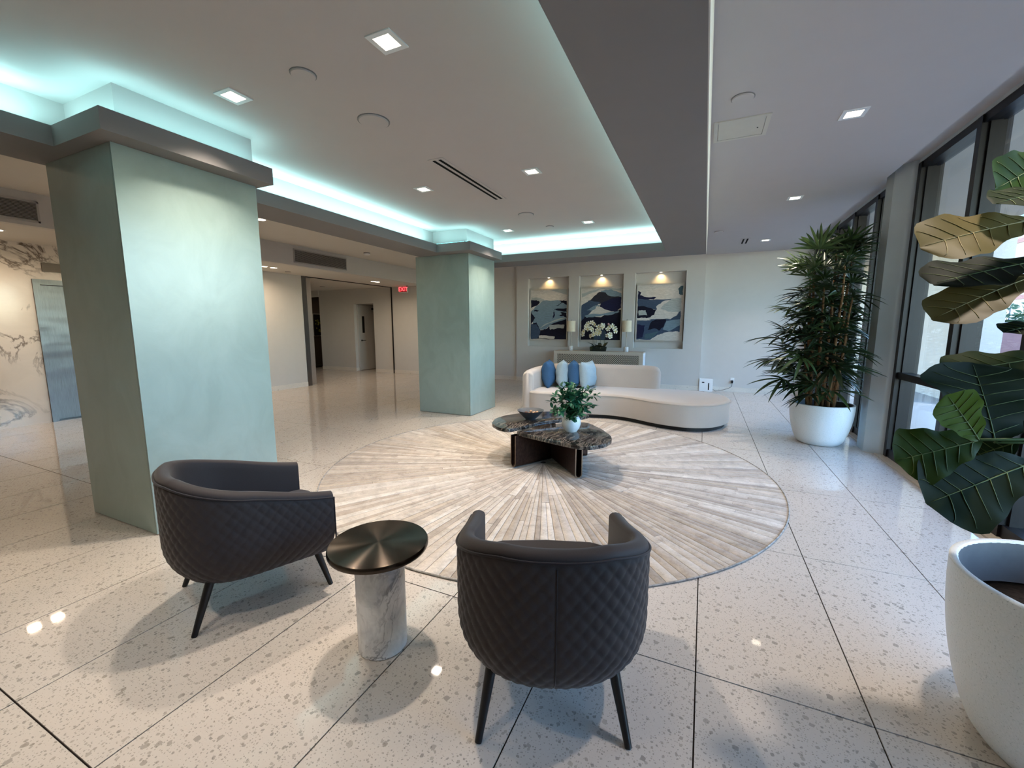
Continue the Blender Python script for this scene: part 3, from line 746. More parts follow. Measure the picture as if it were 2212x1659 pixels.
arts = [
 (505, 845, 495, 980, [
  ('pale', [(690, 497), (843, 548), (843, 497)]), ('pale', [(507, 565), (600, 572), (638, 592), (600, 630), (507, 605)]),
  ('ink', [(507, 590), (560, 592), (592, 612), (570, 642), (507, 668)]),
  ('bluegrey', [(508, 700), (560, 650), (620, 600), (760, 596), (843, 640), (843, 790), (700, 835), (640, 885), (560, 880), (507, 770)]),
  ('ink', [(760, 596), (843, 606), (843, 645), (805, 625)]), ('ink', [(728, 684), (843, 676), (843, 712), (800, 704), (745, 694)]), ('ink', [(785, 712), (843, 722), (843, 772), (815, 750), (770, 748), (800, 735)]),
  ('navy', [(725, 690), (738, 740), (716, 784), (722, 730)]), ('ink', [(535, 690), (580, 690), (570, 704), (540, 702)]), ('ink', [(740, 655), (835, 590), (790, 630), (760, 650)]),
  ('ink', [(507, 705), (548, 768), (530, 800), (507, 830)]), ('pale', [(580, 880), (640, 830), (760, 780), (843, 765), (700, 815)]),
  ('ink', [(700, 832), (843, 780), (843, 978), (507, 978), (507, 830), (560, 810), (600, 890), (650, 880)]),
  ('slate', [(507, 830), (560, 828), (606, 905), (570, 975), (507, 978)]), ('ink', [(600, 890), (720, 872), (843, 880), (843, 970), (590, 940)]),
  ('pale', [(680, 842), (770, 832), (826, 836), (818, 872), (760, 868), (692, 886)]), ('cream', [(585, 944), (660, 942), (738, 952), (730, 976), (586, 970)])]),
 (1005, 1390, 470, 990, [
  ('pale', [(1007, 560), (1100, 520), (1200, 480), (1388, 505), (1388, 480), (1200, 472), (1007, 520)]), ('cream', [(1007, 600), (1080, 530), (1190, 488), (1100, 560), (1060, 610)]),
  ('bluegrey', [(1190, 500), (1290, 488), (1388, 530), (1388, 572), (1300, 560), (1220, 525)]),
  ('char', [(1060, 625), (1120, 560), (1180, 510), (1230, 515), (1260, 545), (1388, 568), (1388, 602), (1250, 610), (1120, 640)]),
  ('slate', [(1007, 640), (1080, 590), (1190, 612), (1130, 680), (1050, 755), (1007, 820)]), ('bluegrey', [(1060, 690), (1150, 640), (1190, 640), (1120, 690)]),
  ('navy', [(1185, 655), (1200, 620), (1300, 575), (1388, 568), (1388, 670), (1335, 712), (1260, 690)]),
  ('cream', [(1105, 724), (1150, 690), (1148, 655), (1165, 645), (1192, 668), (1220, 690), (1292, 712), (1255, 728)]),
  ('ink', [(1007, 800), (1050, 745), (1200, 760), (1340, 700), (1388, 690), (1388, 988), (1007, 988)]),
  ('bluegrey', [(1040, 745), (1110, 726), (1210, 728), (1340, 706), (1370, 690), (1372, 712), (1300, 738), (1150, 750), (1060, 766)]),
  ('slate', [(1185, 900), (1210, 880), (1245, 890), (1262, 925), (1240, 985), (1140, 985), (1140, 935)])]),
 (1555, 2000, 440, 990, [
  ('teal', [(1950, 490), (1975, 458), (1998, 465), (1998, 552), (1960, 535)]), ('navy', [(1557, 498), (1590, 512), (1580, 540), (1640, 560), (1740, 562), (1720, 585), (1557, 580)]),
  ('slate', [(1557, 575), (1700, 588), (1900, 582), (1800, 640), (1745, 690), (1640, 660), (1557, 655)]),
  ('ink', [(1557, 650), (1640, 655), (1745, 690), (1720, 750), (1640, 775), (1557, 772)]), ('pale', [(1570, 690), (1640, 690), (1660, 740), (1570, 740)]),
  ('pale', [(1900, 578), (1985, 578), (1988, 700), (1930, 790), (1860, 760), (1780, 690), (1830, 620)]),
  ('slate', [(1557, 790), (1700, 780), (1900, 770), (1985, 700), (1985, 905), (1800, 925), (1700, 985), (1557, 985)]),
  ('cream', [(1680, 762), (1730, 735), (1755, 700), (1745, 655), (1800, 610), (1900, 580), (1830, 630), (1780, 670), (1860, 705), (1965, 712), (1955, 740), (1890, 780), (1750, 778)]),
  ('cream', [(1557, 768), (1640, 764), (1700, 786), (1640, 792), (1557, 782)]), ('ink', [(1670, 885), (1700, 810), (1740, 785), (1850, 784), (1830, 850), (1790, 892), (1740, 870)]),
  ('bluegrey', [(1850, 800), (1985, 780), (1985, 840), (1880, 900), (1820, 880)]), ('navy', [(1557, 830), (1640, 840), (1620, 960), (1557, 975)]), ('teal', [(1640, 930), (1780, 900), (1720, 970), (1640, 980)]),
  ('cream', [(1695, 988), (1770, 935), (1860, 908), (1972, 900), (1975, 988)])])]
art_px = [(1143.5 + 1, 624, 1226, 735), (1253, 619.5, 1343.5, 737), (1374, 612, 1476, 737.5)]
art_lab = ['framed abstract painting of a blue-grey mass over navy, in the niche nearest the hall', 'framed abstract painting of dark hills and a white sail shape, behind the orchid', 'framed abstract painting with sweeping cream waves over slate blue, beside the far lamp']
for k in range(3):
    x0, x1 = niches[k]
    px0, py0, px1, py1 = art_px[k]
    ya = NY + ND - 0.05
    A_, B_ = ony(px0, (py0 + py1) / 2, ya), ony(px1, (py0 + py1) / 2, ya)
    zt, zb_ = ony((px0 + px1) / 2, py0 + (0, 0, 0)[k], ya).z, ony((px0 + px1) / 2, py1, ya).z
    hw_, hh = (B_.x - A_.x) / 2, (zt - zb_) / 2
    o = thing('painting', art_lab[k], 'painting', ((A_.x + B_.x) / 2, NY + ND, (zt + zb_) / 2), 0, 'paintings in the niches')
    fm = MB(); e = 0.024
    for b in ((-hw_, hw_, -hh, -hh + e), (-hw_, hw_, hh - e, hh), (-hw_, -hw_ + e, -hh + e, hh - e), (hw_ - e, hw_, -hh + e, hh - e)): fm.box(b[0], b[1], -0.05, 0, b[2], b[3])
    fm.obj('frame', 'art_frame', o)
    q0, q1, r0, r1, polys = arts[k]
    W_, H_ = hw_ - e, hh - e
    mb = MB().add([(-W_, 0, -H_), (W_, 0, -H_), (W_, 0, H_), (-W_, 0, H_)], [(0, 1, 2, 3)]); mi = [0]
    rj = random.Random(k)
    for li, (nm, pts) in enumerate(polys):
        uv = px2uv(pts, q0, q1, r0, r1); fine = []
        for i in range(len(uv)):
            a_, b_ = uv[i], uv[(i + 1) % len(uv)]
            for m_ in range(4):
                u = m_ / 4; j = 0.009 if m_ else 0.0
                fine.append((min(1, max(0, a_[0] * (1 - u) + b_[0] * u + rj.uniform(-j, j))), min(1, max(0, a_[1] * (1 - u) + b_[1] * u + rj.uniform(-j, j)))))
        y_ = -0.0004 * (li + 1)
        mb.add([((u * 2 - 1) * W_, y_, (v * 2 - 1) * H_) for u, v in fine], [tuple(range(len(fine)))]); mi.append(PN.index(nm))
    me = bpy.data.meshes.new('canvas'); me.from_pydata(mb.v, [], mb.f)
    for nm in PN: me.materials.append(MATS['paint_' + nm])
    me.polygons.foreach_set('material_index', mi)
    link('canvas', me, o, (0, -0.036, 0))
    xl = (x0 + x1) / 2
    nl = thing('niche_light', 'small warm spotlight in the niche over the painting ' + ('with the blue-grey mass', 'behind the orchid', 'with cream waves')[k], 'spotlight', (xl, NY + 0.06, nz1), 0, 'niche spotlights')
    MB().lathe([(0.04, 0), (0.04, -0.006)], 20).obj('frame', 'white_plastic', nl)
    MB().lathe([(0.026, -0.006), (0.026, -0.008)], 16).obj('lens', 'lens_glow', nl)
    sp = bpy.data.lights.new('lamp', 'SPOT'); sp.energy = 11; sp.color = (1.0, 0.66, 0.28); sp.spot_size = R(125); sp.spot_blend = 0.9; sp.shadow_soft_size = 0.02
    link('lamp', sp, nl, (0, 0.0, -0.012), (R(14), 0, 0))

# ------------------------------------------------------------------ console with lattice front
cl, cr = ony(1196, 770, 9.95), ony(1389, 770, 9.95)
ctop = 0.80
for it in range(3):
    ctop = ony(1292, 759.5, 9.95).z
cn = thing('console', 'pale wooden radiator console with a diamond lattice front', 'console', ((cl.x + cr.x) / 2, 10.16, 0))
CW, CD = (cr.x - cl.x) / 2, 0.21
MB().box(-CW, CW, -CD, CD, ctop - 0.03, ctop).obj('top', 'console_wood', cn)
for s in (-1, 1): MB().box(s * CW - (0.02 if s > 0 else 0), s * CW + (0.02 if s < 0 else 0), -CD + 0.012, CD, 0, ctop - 0.03).obj('side', 'console_side', cn)
fm = MB().box(-CW, -CW + 0.09, -CD, -CD + 0.02, 0.0, ctop - 0.03).box(CW - 0.09, CW, -CD, -CD + 0.02, 0.0, ctop - 0.03)
fm.box(-CW + 0.09, CW - 0.09, -CD, -CD + 0.02, 0, 0.10).box(-CW + 0.09, CW - 0.09, -CD, -CD + 0.02, ctop - 0.075, ctop - 0.03)
fm.obj('front_frame', 'console_wood', cn)
MB().box(-CW + 0.05, CW - 0.05, -CD + 0.035, -CD + 0.04, 0.05, ctop - 0.04).obj('backing', 'dark_void', cn)
lt = MB(); lw = CW - 0.09; lz0, lz1 = 0.10, ctop - 0.075; H_ = lz1 - lz0; st = 0.044; hwid = 0.0050
k = -lw - H_
while k < lw:
    for sgn, yo in ((1, 0.004), (-1, 0.010)):
        pts = []
        for u, zz in ((max(0, (-lw - k)), None), (min(H_, lw - k), None)):
            if u < 0 or u > H_: pts = []; break
            pts.append((k + u, lz0 + u if sgn > 0 else lz1 - u))
        if len(pts) == 2 and pts[1][0] - pts[0][0] > 0.005:
            (xa, za), (xb, zb2) = pts
            lt.add([(xa, -CD + yo, za - hwid * 1.4), (xb, -CD + yo, zb2 - hwid * 1.4), (xb, -CD + yo, zb2 + hwid * 1.4), (xa, -CD + yo, za + hwid * 1.4),
                    (xa, -CD + yo + 0.006, za - hwid * 1.4), (xb, -CD + yo + 0.006, zb2 - hwid * 1.4), (xb, -CD + yo + 0.006, zb2 + hwid * 1.4), (xa, -CD + yo + 0.006, za + hwid * 1.4)],
                   [(0, 1, 2, 3), (7, 6, 5, 4), (0, 4, 5, 1), (3, 2, 6, 7)])
    k += st
lo = lt.obj('lattice', 'console_wood', cn); lo['kind'] = 'stuff'

def table_lamp(px, py, label):
    p_ = ony(px, py, 10.12)
    o = thing('table_lamp', label, 'lamp', (p_.x, 10.12, ctop))
    MB().lathe([(0.052, 0), (0.054, 0.004), (0.054, 0.112), (0.05, 0.118)], 24).obj('base', 'lamp_marble', o, True, 40)
    MB().lathe([(0.008, 0.118), (0.008, 0.72)], 12).obj('rod', 'rod_metal', o, True, 40)
    MB().lathe([(0.107, 0.47), (0.105, 0.73), (0.100, 0.73), (0.102, 0.47)], 32, cap0=False, cap1=False).obj('shade', 'lamp_shade', o, True, 40)
    MB().lathe([(0.012, 0.72), (0.012, 0.745), (0.006, 0.76)], 12).obj('finial', 'rod_metal', o, True, 40)
    MB().tube([(-0.1, 0, 0.715), (0.1, 0, 0.715)], 0.003, 6).obj('shade_bar', 'rod_metal', o)
table_lamp(1233, 750, 'slim table lamp with a plain white marble base and drum shade')
table_lamp(1352.5, 752, 'slim table lamp with a grey-veined marble base beside the wave painting')

# orchid arrangement
op = ony(1292, 752, 10.1)
og = thing('orchid_arrangement', 'white orchids in a low dark planter on the console', 'orchid', (op.x, 10.10, ctop))
MB().rings([[(x * s_, y * s_, z) for x, y in ((-0.19, -0.08), (0.19, -0.08), (0.19, 0.08), (-0.19, 0.08))] for s_, z in ((0.93, 0), (1.0, 0.11))]).obj('planter', 'orchid_box', og)
rnd = random.Random(11)
def blade(L, W, droop, n=6, fold=0.25):
    v_, f_ = [], []
    for i in range(n + 1):
        u = i / n; w_ = W * math.sin(math.pi * min(1, 0.08 + u * 0.92)) ** 0.7 if i < n else 0.001
        zc = -droop * u * u
        v_ += [(L * u, -w_, zc + fold * w_), (L * u, 0, zc), (L * u, w_, zc + fold * w_)]
    for i in range(n):
        a_ = 3 * i; f_ += [(a_, a_ + 3, a_ + 4, a_ + 1), (a_ + 1, a_ + 4, a_ + 5, a_ + 2)]
    return v_, f_
lm = MB().add(*blade(0.20, 0.045, 0.12)).mesh('leaf', 'orchid_leaf', True)
for k in range(16):
    link('leaf', lm, og, (rnd.uniform(-.15, .15), rnd.uniform(-.05, .05), 0.10), (0, R(rnd.uniform(-60, -15)), rnd.uniform(0, 6.28)))
fm = MB()
for k in range(5):
    a = k * 2 * math.pi / 5 + 0.3; r_ = 0.058 if k % 2 else 0.052
    ring = [(0, -0.004, 0)] + [(r_ * (0.55 * math.cos(a) + 0.55 * math.cos(a + b_)), -0.004 - 0.01 * abs(math.sin(b_)), r_ * (0.55 * math.sin(a) + 0.55 * math.sin(a + b_))) for b_ in (-0.9, -0.45, 0, 0.45, 0.9)]
    fm.add(ring, [(0, i, i + 1) for i in range(1, 5)])
fmesh = fm.mesh('flower', 'orchid_petal', True)
hm = MB().lathe([(0.012, -0.012), (0.014, 0), (0.004, 0.01)], 8).mesh('lip', 'orchid_heart', True)
bud = MB().lathe([(0.003, -0.02), (0.022, -0.008), (0.024, 0.006), (0.004, 0.024)], 10).mesh('bud', 'orchid_bud', True)
def ctrl(px, py): q = ony(px, py, 10.08); return Vector((q.x - op.x, -0.02, q.z - ctop))
sprays = [[(1281, 742), (1281, 705), (1285, 697), (1276, 694), (1266, 699), (1262, 712), (1260, 720)],
          [(1288, 742), (1288, 703), (1280, 697), (1272, 704), (1270, 712)],
          [(1297, 742), (1298, 715), (1301, 702), (1296, 704), (1292, 712), (1288, 722)],
          [(1305, 742), (1306, 715), (1316, 702), (1324, 701), (1329, 706), (1331, 715)],
          [(1284, 742), (1282, 728), (1278, 724), (1280, 720), (1287, 719)], [(1306, 742), (1308, 728), (1313, 724), (1317, 727)]]
flw = [(1262, 716), (1259, 722), (1268, 704), (1272, 699), (1266, 708), (1280, 697), (1286, 701), (1270, 711), (1277, 709), (1283, 722), (1288, 719), (1276, 726), (1293, 706), (1299, 703), (1302, 707), (1291, 713), (1297, 716), (1294, 721), (1317, 706), (1314, 711), (1323, 704), (1328, 709), (1330, 716), (1313, 724), (1318, 727), (1319, 722), (1279, 712), (1303, 703)]
for s_ in sprays:
    pts = spline([ctrl(*q) for q in s_], 4); MB().tube(pts, 0.0035, 5).obj('stem', 'stem_green', og, True)
for x, y in flw:
    q = ctrl(x, y); fo = link('flower', fmesh, og, (q.x, q.y - 0.02 + rnd.uniform(-.03, .03), q.z), (R(rnd.uniform(-25, 25)), R(rnd.uniform(0, 360)), R(rnd.uniform(-40, 40))))
    link('lip', hm, fo, (0, -0.01, 0), (R(90), 0, 0))
q = ctrl(1314.5, 700); link('bud', bud, og, (q.x, q.y, q.z), (0, R(60), 0))

# air purifier, outlet, cord
pp = ony(1524, 845, 10.40)
pu = thing('air_purifier', 'white box air purifier on the floor by the far wall', 'purifier', (pp.x, 10.42, 0))
hh = ony(1524, 818, 10.36).z; pw = (ony(1539, 830, 10.36).x - ony(1509.5, 830, 10.36).x) / 2
pw_poly = [(-pw, -0.05), (pw, -0.05), (pw, 0.05), (-pw, 0.05)]
m_ = MB(); slab(m_, pw_poly, 0, hh, 0.012, 3); m_.obj('body', 'white_plastic', pu, True, 35)
MB().box(-pw * 0.62, -pw * 0.25, -0.053, -0.05, hh * 0.66, hh * 0.74).obj('display', 'black_plastic', pu)
MB().box(pw * 0.32, pw * 0.48, -0.053, -0.05, hh * 0.12, hh * 0.66).obj('slot', 'black_plastic', pu)
oz = ony(1581.5, 823, 10.52)
ou = thing('wall_outlet', 'white wall outlet with a black plug near the baseboard', 'outlet', (oz.x, 10.52, oz.z + 0.01))
MB().box(-0.04, 0.04, -0.006, 0, -0.06, 0.06).obj('plate', 'white_plastic', ou)
MB().box(-0.022, 0.022, -0.05, -0.006, -0.055, 0.005).obj('plug', 'black_plastic', ou)
pts = spline([(oz.x, 10.47, oz.z - 0.05), (oz.x - 0.02, 10.45, 0.12), (oz.x - 0.15, 10.46, 0.05), (oz.x - 0.32, 10.44, 0.012), (pp.x + pw + 0.05, 10.44, 0.015), (pp.x + pw + 0.006, 10.42, 0.05)], 6)
tag(MB().tube(pts, 0.004, 6).obj('power_cord', 'black_plastic', None, True), 'thin black cord from the outlet to the air purifier', 'cord')

# ------------------------------------------------------------------ round hide rug
RC, RR = (-1.50, 4.09), 2.21
rug = thing('round_rug', 'large round hide rug of radiating beige and grey strips', 'rug', (RC[0], RC[1], 0))
MB().lathe([(RR - 0.005, 0.0005), (RR - 0.003, 0.006)], 180).obj('backing', 'rug_back', rug)
ed = MB().tube([(math.cos(2 * math.pi * i / 240) * (RR - 0.002), math.sin(2 * math.pi * i / 240) * (RR - 0.002), 0.008) for i in range(241)], 0.0065, 6, False)
ed.obj('binding', 'rug_edge', rug, True)
rnd = random.Random(21)
TINTS = [srgb(206, 196, 184), srgb(194, 183, 170), srgb(212, 204, 194), srgb(184, 170, 155), srgb(200, 189, 175), srgb(172, 157, 141), srgb(192, 182, 171), srgb(216, 209, 200), srgb(186, 171, 152), srgb(160, 147, 134)]
def strip(a0, a1, r0, r1, link_it=True):
    g = 0.0012; h = 0.0105 + rnd.uniform(0, 0.002); mb = MB(); nr = max(2, int((r1 - r0) / 0.14)); na = 2 if a1 - a0 > 0.06 else 1
    def pt(r, a, z): return (r * math.cos(a), r * math.sin(a), z)
    rad = [r0 + g + (r1 - r0 - 2 * g) * i / nr for i in range(nr + 1)]
    v_, f_ = [], []
    cr = 0.004
    for i, r in enumerate(rad):
        da = min(g / max(r, .05), (a1 - a0) * 0.2); wv = rnd.uniform(-0.0006, 0.0006)
        A0, A1 = a0 + da, a1 - da; c = min(cr / max(r, .05), (A1 - A0) * 0.25)
        zz = h if 0 < i < nr else h - 0.0025
        v_ += [pt(r, A0, 0.005), pt(r, A0, h - 0.003), pt(r, A0 + c, zz + wv), pt(r, A1 - c, zz + wv), pt(r, A1, h - 0.003), pt(r, A1, 0.005)]
    for i in range(nr):
        for j in range(5): f_.append((6 * i + j, 6 * i + j + 1, 6 * i + 6 + j + 1, 6 * i + 6 + j))
    f_ += [tuple(range(6)), tuple(range(6 * nr + 5, 6 * nr - 1, -1))]
    mb.add(v_, f_); me = mb.mesh('strip', 'rug_hide', True, 40)
    c = rnd.choice(TINTS); k = rnd.uniform(0.82, 0.94); c = tuple((c[i] * 0.72 + (0.50, 0.44, 0.385)[i] * 0.28) * k for i in range(3)) + (1,)
    at_ = me.color_attributes.new('tint', 'FLOAT_COLOR', 'POINT')
    for d_ in at_.data: d_.color = c
    if link_it: link('strip', me, rug)
    return me
NP = 98
ang = [2 * math.pi * (k + rnd.uniform(-.22, .22)) / NP for k in range(NP)]
made = []
for k in range(NP):
    a0 = ang[k]; a1 = ang[(k + 1) % NP] + (2 * math.pi if k == NP - 1 else 0)
    rb = rnd.uniform(0.66, 1.10); rm = rnd.uniform(0.3, rb - 0.15)
    made += [(a0, a1, 0.03, rm), (a0, a1, rm, rb)]
    am = a0 + (a1 - a0) * rnd.uniform(0.40, 0.60)
    for q0, q1 in ((a0, am), (am, a1)):
        if rnd.random() < 0.62:
            rc = rnd.uniform(rb + 0.3, RR - 0.2); made += [(q0, q1, rb, rc), (q0, q1, rc, RR - 0.004)]
        else: made.append((q0, q1, rb, RR - 0.004))
made.sort(key=lambda m: -((m[3] ** 2 - m[2] ** 2) * (m[1] - m[0])))
for m in made[:296]: strip(*m)
rest = MB(); rc_ = []
for m in made[296:]:
    me = strip(*m, link_it=False); o_ = len(rest.v)
    rest.add([v.co for v in me.vertices], [tuple(p_.vertices) for p_ in me.polygons]); rc_ += [tuple(d_.color) for d_ in me.color_attributes['tint'].data]
    bpy.data.meshes.remove(me)
me = rest.mesh('inner_strip', 'rug_hide', True, 40)
at_ = me.color_attributes.new('tint', 'FLOAT_COLOR', 'POINT')
for d_, c in zip(at_.data, rc_): d_.color = c
link('inner_strip', me, rug)['kind'] = 'stuff'

# ------------------------------------------------------------------ barrel armchairs
def chair(label, loc, rz, proto=[None]):
    if proto[0] is not None: return dup(proto[0], loc, rz, label)
    o = thing('barrel_armchair', label, 'armchair', loc, rz, 'quilted barrel armchairs'); proto[0] = o
    HW, YF, YB, TH = 0.36, 0.335, -0.375, 0.062
    yc = -0.03                                       # where the arms turn into the round back
    def plan(hw, yf, yb, s):                         # s in 0..1 from left arm tip around the back to the right arm tip
        a_len = yf - yc; b_len = 2.45 * (hw + (yc - yb)) / 2 * 1.27
        T = 2 * a_len + b_len; d_ = s * T
        if d_ < a_len: return (-hw, yf - d_)
        if d_ > a_len + b_len: return (hw, yc + (d_ - a_len - b_len))
        th = (d_ - a_len) / b_len * math.pi
        e = 0.86
        cx_ = -math.copysign(abs(math.cos(th)) ** e, math.cos(th)) * hw
        return (cx_, yc - (abs(math.sin(th)) ** e) * (yc - yb))
    ZB = 0.215
    def rimz(s):
        u = abs(s - 0.5) * 2; u = min(1, max(0, (u - 0.18) / 0.82)); u = u * u * (3 - 2 * u) * 0.35 + u * 0.65
        return 0.752 - 0.182 * u
    NS, NV = 340, 84
    # arc length along outer plan
    P0 = [plan(HW, YF, YB, i / NS) for i in range(NS + 1)]
    arc = [0]
    for i in range(NS): arc.append(arc[-1] + math.dist(P0[i], P0[i + 1]))
    mid = arc[NS // 2]
    def k_in(z):
        u = max(0, 1 - (z - ZB) / 0.20); return 1 - 0.22 * u ** 2.6
    rows = []
    DW, DH = 0.053, 0.064
    for i in range(NS + 1):
        x, y = P0[i]; xa, ya = P0[max(i - 1, 0)]; xb, yb_ = P0[min(i + 1, NS)]
        tx, ty = xb - xa, yb_ - ya; L_ = math.hypot(tx, ty) or 1; nx, ny = ty / L_, -tx / L_
        if nx * x + ny * (y - 0.0) < 0: nx, ny = -nx, -ny
        zt = rimz(i / NS) - 0.022; colm = []
        for j in range(NV + 1):
            z = ZB + (zt - ZB) * j / NV; k = k_in(z)
            a_ = arc[i] - mid; p_ = a_ / DW + z / DH; q_ = a_ / DW - z / DH
            d_ = 0.0055 * (abs(math.sin(math.pi * p_)) * abs(math.sin(math.pi * q_))) ** 0.42
            d_ *= min(1, (zt - z) / 0.03) if z > zt - 0.03 else 1
            if abs(a_) < 0.006: d_ *= abs(a_) / 0.006
            colm.append((x * k + nx * d_, (y * k if y < 0 else y * (0.6 + 0.4 * k)) + ny * d_, z))
        rows.append(colm)
    sh = MB(); sh.rings(rows, False, False, False)
    # underside
    base = [r[0] for r in rows]; sh.add(base, [tuple(range(len(base)))])
    sh.obj('quilted_shell', 'chair_fabric', o, True, 60)
    # inner lining with the padded rim
    n2 = 120; prof = []
    for i in range(n2 + 1):
        s = i / n2; ox, oy = plan(HW, YF, YB, s); ix, iy = plan(HW - TH, YF - 0.0, YB + TH, s); zt = rimz(s)
        loop = [(ox, oy, zt - 0.026)]
        for k in range(7):
            th = math.pi * k / 6; c = (1 - math.cos(th)) / 2
            loop.append((ox + (ix - ox) * c, oy + (iy - oy) * c, zt - 0.022 + 0.022 * math.sin(th)))
        for z in (zt - 0.06, 0.50, 0.42, 0.33):
            loop.append((ix, iy, min(z, zt - 0.05)))
        prof.append(loop)
    ln = MB(); ln.rings(prof, False, False, False)
    for e, i in ((prof[0], 0), (prof[-1], NS)):
        x, y = P0[i]; sg = -1 if x < 0 else 1
        fr_ = [rows[i][0]] + [rows[i][j] for j in range(4, NV + 1, 8)] + e[1:] + [(e[-1][0], e[-1][1], 0.26)]
        fr_ = [(p[0], p[1] + 0.001, p[2]) for p in fr_]
        ln.add(fr_, [tuple(range(len(fr_)))])
    ln.obj('padded_lining', 'chair_fabric', o, True, 50)
    # piping along the rim
    pts = [(plan(HW + 0.004, YF + 0.003, YB - 0.004, i / 140)[0], plan(HW + 0.004, YF + 0.003, YB - 0.004, i / 140)[1], rimz(i / 140) - 0.026) for i in range(141)]
    front = lambda x_: [(x_, YF + 0.004, z) for z in (0.30, 0.36, 0.42, 0.48, 0.53)]
    pts = front(-HW * 0.995) + pts + front(HW * 0.995)[::-1]
    MB().tube(pts, 0.0048, 6).obj('piping', 'chair_piping', o, True)
    MB().tube([(0, YB * k_in(z) - 0.0015, z) for z in [0.245 + 0.46 * j / 20 for j in range(21)]], 0.0022, 5).obj('back_seam', 'chair_piping', o, True)
    # seat cushion
    sp_ = [plan(HW - TH - 0.004, 0.30, YB + TH + 0.004, i / 40) for i in range(41)]
    sp_ = sp_ + [(0.285, 0.35), (0.22, 0.385), (0, 0.40), (-0.22, 0.385), (-0.285, 0.35)]
    m_ = MB(); slab(m_, sp_, 0.26, 0.405, 0.04, 6, 0.03); m_.obj('seat', 'chair_fabric', o, True, 60)
    for sx in (-1, 1):
        for (ty, fy, zt) in ((-0.20, -0.30, 0.27), (0.25, 0.325, 0.29)):
            MB().tube([(sx * 0.215, ty, zt), (sx * 0.228, ty + (fy - ty) * 0.3, zt * 0.7), (sx * 0.262, fy, 0.0)], [0.021, 0.0195, 0.0125], 14).obj('leg', 'black_leg', o, True, 50)
    return o
f1 = math.atan2(0.404, 0.915); f2 = math.atan2(-0.38, 0.925)
# local +y is the facing direction; rz turns +y towards (sin,cos)
def chair_at(feet_mid, f, label):
    d_ = Vector((math.sin(f), math.cos(f), 0)); p_ = Vector(feet_mid) + d_ * 0.30
    return chair(label, (p_.x, p_.y, 0), -f)
chair_at((-2.35, 1.117, 0), f1, 'dark brown quilted barrel armchair in front of the green pillar')
chair_at((-0.403, 1.226, 0), f2, 'dark brown quilted barrel armchair on the rug side of the table, its back seam showing')

# ------------------------------------------------------------------ side table
st_ = thing('side_table', 'round bronze-topped side table on a white marble drum', 'side table', (-1.272, 1.352, 0))
MB().lathe([(0.102, 0), (0.108, 0.004), (0.108, 0.47)], 48).obj('base', 'carrara', st_, True, 40)
MB().lathe([(0.20, 0.47), (0.214, 0.474), (0.217, 0.480), (0.217, 0.492), (0.213, 0.499), (0.208, 0.5005), (0.02, 0.5005)], 64).obj('top', 'bronze_disc', st_, True, 40)

# ------------------------------------------------------------------ coffee table
ZR = 0.0145
ct = thing('coffee_table', 'low coffee table with two black marble tops on folded bronze plates', 'coffee table', (-1.40, 4.15, ZR))
OFF = Vector((-1.40, 4.15))
def loc2(pts): return [(x - OFF.x, y - OFF.y) for x, y in pts]
t1 = [(-1.722, 3.827), (-1.32, 3.69), (-0.985, 3.585), (-0.87, 3.62), (-0.775, 3.75), (-0.745, 3.93), (-0.79, 4.09), (-0.94, 4.33), (-1.12, 4.53), (-1.19, 4.555), (-1.30, 4.46), (-1.45, 4.36), (-1.56, 4.21), (-1.66, 4.02)]
def rounded(pts, n=5, k=0.22):
    """cut the corners of a polygon a little, keeping straight sides"""
    out = []
    m = len(pts)
    for i in range(m):
        p0, p1, p2 = Vector(pts[i - 1]), Vector(pts[i]), Vector(pts[(i + 1) % m])
        a_ = p1 + (p0 - p1) * k; b_ = p1 + (p2 - p1) * k
        for j in range(n + 1):
            u = j / n; q_ = a_.lerp(p1, u).lerp(p1.lerp(b_, u), u); out.append((q_.x, q_.y))
    return out
m_ = MB(); slab(m_, rounded(loc2(t1), 4, 0.28), 0.335, 0.368, 0.003, 2); m_.obj('table_top', 'black_marble', ct, True, 30)
t2 = [(-1.734, 3.738), (-1.65, 3.93), (-1.58, 4.12), (-1.50, 4.27), (-1.37, 4.42), (-1.24, 4.58), (-1.15, 4.78), (-1.32, 4.86), (-1.55, 4.84), (-1.74, 4.74), (-1.95, 4.54), (-2.06, 4.36), (-2.09, 4.15), (-2.02, 3.92), (-1.87, 3.78)]
t2 = [(x - 0.02, y + 0.01) for x, y in t2]
m_ = MB(); slab(m_, rounded(loc2(t2), 4, 0.28), 0.372, 0.405, 0.003, 2); m_.obj('table_top', 'black_marble', ct, True, 30)
